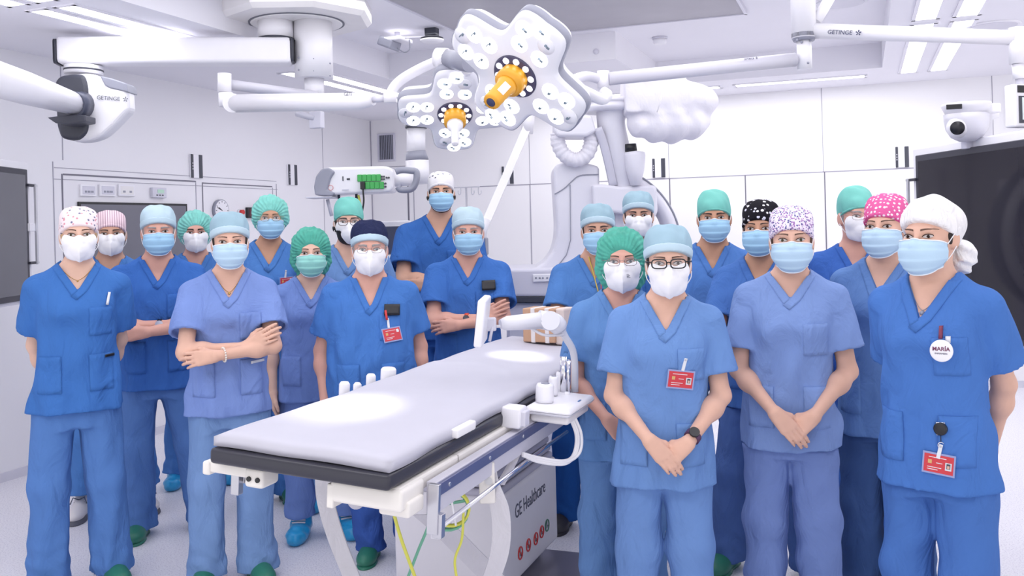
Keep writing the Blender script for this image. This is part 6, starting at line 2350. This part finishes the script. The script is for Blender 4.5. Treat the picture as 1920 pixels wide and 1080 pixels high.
def badge(P, label, px, py, w=.084, h=.056, ang=0.0, photo=True, clip=(0, .055)):
    c = to_local(P, px, py)
    ca, sa = math.cos(ang), math.sin(ang)
    u, v = np.meshgrid(np.linspace(-w / 2, w / 2, 7), np.linspace(-h / 2, h / 2, 5), indexing='ij')
    X, Z = c[0] + u * ca - v * sa, c[2] + u * sa + v * ca
    Y = trace_y(P['tunic'], X, Z).reshape(X.shape)
    co = np.linalg.lstsq(np.stack([X.ravel(), Z.ravel(), np.ones(X.size)], -1), Y.ravel(), rcond=None)[0]
    dy = max(0.0, float(((X * co[0] + Z * co[1] + co[2]) - Y).max()))
    org = np.array([c[0], c[0] * co[0] + c[2] * co[1] + co[2] - dy - .003, c[2]])
    e1 = nrm(np.array([ca, co[0] * ca + co[1] * sa, sa]))
    e2 = np.array([-sa, -co[0] * sa + co[1] * ca, ca])
    e2 = nrm(e2 - e1 * np.dot(e1, e2))
    nn = np.cross(e1, e2)
    if nn[1] > 0:
        nn = -nn
    g3 = np.array([P['g'][0], P['g'][1], 0])
    Wd = lambda q: P['R'] @ q + g3
    Rw = Matrix((P['R'] @ e1, P['R'] @ nn, P['R'] @ e2)).transposed()

    def plate(nm, x, z, ww, hh, lift, th, m, par=None, R2=None, bev=0.0):
        mb_ = MB().box(Wd(org + e1 * x + e2 * z + nn * (lift + th / 2)), (ww, th, hh), bev, 2, R2 or Rw)
        return mb_.build(nm, m, par)
    o = plate('identity_badge', 0, 0, w + .010, h + .012, 0, .0018, M_CLEAR, None, None, .0006)
    tag(o, label, 'badge')
    plate('card', 0, 0, w, h, .0018, .0006, M_CARDR, o)
    plate('seal', -w * .30, h * .08, .011, .012, .0024, .0004, mat('seal_gold', (214, 172, 112), rough=.4), o)
    if photo:
        ph = plate('portrait', w * .33, -h * .06, .018, .024, .0024, .0004, M_PHOTO, o)
        plate('portrait_hair', w * .33, -h * .04, .011, .016, .0028, .0003, M_DARK, o)
        plate('portrait_face', w * .33, -h * .08, .007, .009, .0031, .0003, mat('skin_light', SKINS['light']), o)
    else:
        plate('white_block', w * .36, h * .26, .012, .014, .0024, .0004, M_CLIP, o)
    for z, l_, xo in ((-.22, .040, -.14), (-.34, .030, -.20), (.34, .050, -.05), (.05, .018, .02)):
        plate('print_line', xo * w, z * h, l_, .0020, .0024, .0003, M_CLIP, o)
    R2 = Rw @ Matrix.Rotation(.14, 3, 'Y')
    plate('clip', clip[0], clip[1], .011, .046, .0015, .0025, M_CLIP, o, R2, .0008)
    plate('clip_stud', clip[0] + .002, clip[1] + .016, .006, .006, .004, .002, M_STEEL, o, R2)
    return o


P5_, P9_, P15_, P21_ = PEOPLE[PK[4]], PEOPLE[PK[8]], PEOPLE[PK[14]], PEOPLE[PK[20]]
badge(P15, 'red identity badge with portrait on the black spectacles person\'s chest', 1276, 711, ang=-.12, clip=(.006, .055))
badge(P21, 'red identity badge hanging from a reel on the white wrap person', 1762, 869, ang=-.10, clip=(0, .040))
badge(P9, 'red identity badge on the navy cap person\'s chest', 735, 627, ang=.10, photo=False, clip=(-.006, .056))
badge(P6, 'red badge on the mint cap person behind', 537, 528, .075, .045, ang=.04, photo=False, clip=(-.005, .045))
badge(P16, 'red badge on the tall teal cap person', 1353, 548, .060, .060, ang=.0, photo=False, clip=(-.005, .045))
rl = worn(P21, 'badge_reel', 'black round badge reel clipped to the white wrap person\'s pocket', 'badge reel', 1766, 803, .022, .040, 0, .004, .004, M_CHROME, 5, 5)
c_ = to_local(P21, 1766, 803)
cw = P21['R'] @ (c_ + np.array((0, -.012, 0))) + np.array([P21['g'][0], P21['g'][1], 0])
nw = P21['R'] @ np.array((0, -1.0, 0))
MB().lathe([(.020, -.006), (.020, .004), (.017, .006), (.001, .006)], cw, nw, 28).build('reel_disc', M_BLACK, rl)
MB().tube([cw + np.array((0, 0, -.020)), cw + np.array((0, 0, -.042))], .0012, 6).build('reel_cord', M_BLACK, rl)
MB().tube([cw + np.array((0, 0, -.050)) + .009 * (RV * math.cos(t) + UPV * math.sin(t)) for t in np.linspace(0, 6.283, 16, endpoint=False)], .0016, 6, closed=True).build('ring', M_CHROME, rl)
# round name badge
c_ = to_local(P21, 1771, 656)
cw = P21['R'] @ (c_ + np.array((0, -.026, 0))) + np.array([P21['g'][0], P21['g'][1], 0])
vd = nrm(np.array([0, 0, CAM_H]) - cw)
nw = nrm(nw * .7 + np.array([vd[0], vd[1], 0]) * .3 + UPV * .08)
nb_ = thing('name_badge', 'round white name badge on the white wrap person\'s chest pocket', 'badge', cw)
MB().lathe([(.030, -.004), (.0335, -.001), (.0335, .001), (.031, .003), (.001, .004)], cw, nw, 40).build('button', M_WHITE, nb_)
bx_ = nrm(np.cross(UPV, nw))
by_ = np.cross(nw, bx_)
text('lettering', 'MARÍA', mat('lettering_plum', (118, 58, 92), rough=.6), nb_, cw + nw * .0045 + by_ * .000, bx_, by_, .0170, .0004, 'CENTER', .0003)
text('lettering', 'ENFERMERA', mat('lettering_slate2', (96, 92, 120), rough=.6), nb_, cw + nw * .0043 - by_ * .0105, bx_, by_, .0068, .0004, 'CENTER')
worn(P21, 'badge_clip', 'white pin clip above the round name badge', 'clip', 1780, 636, .012, .020, 0, .005, .003, M_CLIP, 3, 3)
worn(P21, 'pen', 'dark red pen in white wrap person\'s chest pocket', 'pen', 1767, 622, .009, .038, .08, .006, .008, mat('pen_maroon', (122, 48, 76), rough=.35), 3, 4)
# phones, pens, straps
ph = worn(P9, 'smartphone', 'black smartphone sticking out of the navy cap person\'s chest pocket', 'phone', 735, 580, .074, .050, -.06, .004, .009, M_BLACK)
worn(P9, 'pen', 'red pen clipped beside the black smartphone', 'pen', 724, 590, .010, .044, .12, .014, .008, M_RED, 3, 4)
ph = worn(P11, 'smartphone', 'black smartphone in the orange watch person\'s chest pocket', 'phone', 916, 534, .074, .052, .02, .004, .009, M_BLACK)
worn(P1, 'marker_pen', 'white marker pen on the flowered cap person\'s chest', 'pen', 203, 559, .011, .056, -.22, .004, .007, M_CLIP, 3, 5)
worn(P1, 'smartphone', 'dark phone edge showing in the flowered cap person\'s side pocket', 'phone', 206, 665, .040, .012, .04, .003, .006, M_BLACK)
worn(P5, 'smartphone', 'white phone edge showing in the lavender pocket below folded arms', 'phone', 483, 676, .060, .012, .02, .003, .006, M_CLIP)
# lanyard of the person by the robot base
for (xa, ya, xb, yb, m_, lb_) in ((1104, 482, 1123, 552, mat('lanyard_yellow', (226, 196, 84), rough=.7), 'yellow and green lanyard band on the person by the robot base'), (1127, 520, 1127, 552, mat('lanyard_orange', (226, 96, 66), rough=.7), 'orange lanyard tag on the person by the robot base')):
    pts_ = []
    for t in np.linspace(0, 1, 8):
        l_ = to_local(P12, xa + (xb - xa) * t, ya + (yb - ya) * t) + np.array((0, -.007, 0))
        pts_.append(P12['R'] @ l_ + np.array([P12['g'][0], P12['g'][1], 0]))
    o = MB().tube(pts_, .010, 8, flat=.25, up=RV).build('lanyard', m_)
    tag(o, lb_, 'lanyard')
# necklaces are worn close: parts of their wearers
def necklace(P, drop, m, pend=.006):
    H_, k_ = P['H'], P['k']
    cx_, yy = P['cx'][7], P['tcy'][7] - P['tb'][7]
    pts = []
    for t in np.linspace(-1, 1, 17):
        x = cx_ + .060 * k_ * t
        z = .845 * H_ - drop * (1 - abs(t) ** 1.5)
        pts.append((x, z))
    xs, zs_ = np.array([p[0] for p in pts]), np.array([p[1] for p in pts])
    ys = trace_y(P['body'], xs, zs_)
    mb_ = MB().tube([np.array((x, y - .002, z)) for x, y, z in zip(xs, ys, zs_)], .0011, 6)
    mb_.sphere((xs[8], ys[8] - .004, zs_[8] - pend), pend, n=10)
    mb_.build('necklace', m, P['root'], True)


necklace(P5, .075, M_GOLD)
necklace(P21, .085, M_GREY, .009)
necklace(P1, .050, M_GOLD, .004)
# pearl bracelet on the lavender woman's front wrist
S_, El_, Wr_ = P5['el'][1]
q_ = El_ + (Wr_ - El_) * .88
axw = nrm(Wr_ - El_)
e1_ = nrm(np.cross(axw, (0, 0, 1)))
e2_ = np.cross(axw, e1_)
mb_ = MB()
for k_ in range(18):
    t = k_ * 2 * math.pi / 18
    mb_.sphere(q_ + (e1_ * math.cos(t) + e2_ * math.sin(t)) * .030 * P5['k'], .0045, n=8)
mb_.build('pearl_bracelet', mat('pearl', (236, 228, 220), rough=.3), P5['root'], True)

# faint print on two of the respirators
for P_, i0, j0 in ((PEOPLE[PK[13]], 20, 10), (PEOPLE[PK[18]], 20, 8)):
    G_ = mask_grid('n95')
    mb_ = MB()
    for q in range(4):
        pts = [xf((G_[i0 + d_, j0 + q] * np.array((1, 1, 1)) + np.array((0, -.0020, 0)))[None], P_['T'])[0] for d_ in ((0, 1, 2, 3) if q % 2 else (0, 1, 2))]
        mb_.tube(pts, .0010, 5)
    mk_ = [c for c in P_['root'].children if c.name.startswith('face_mask')][0]
    mb_.build('mask_print', M_INKG, mk_, True)
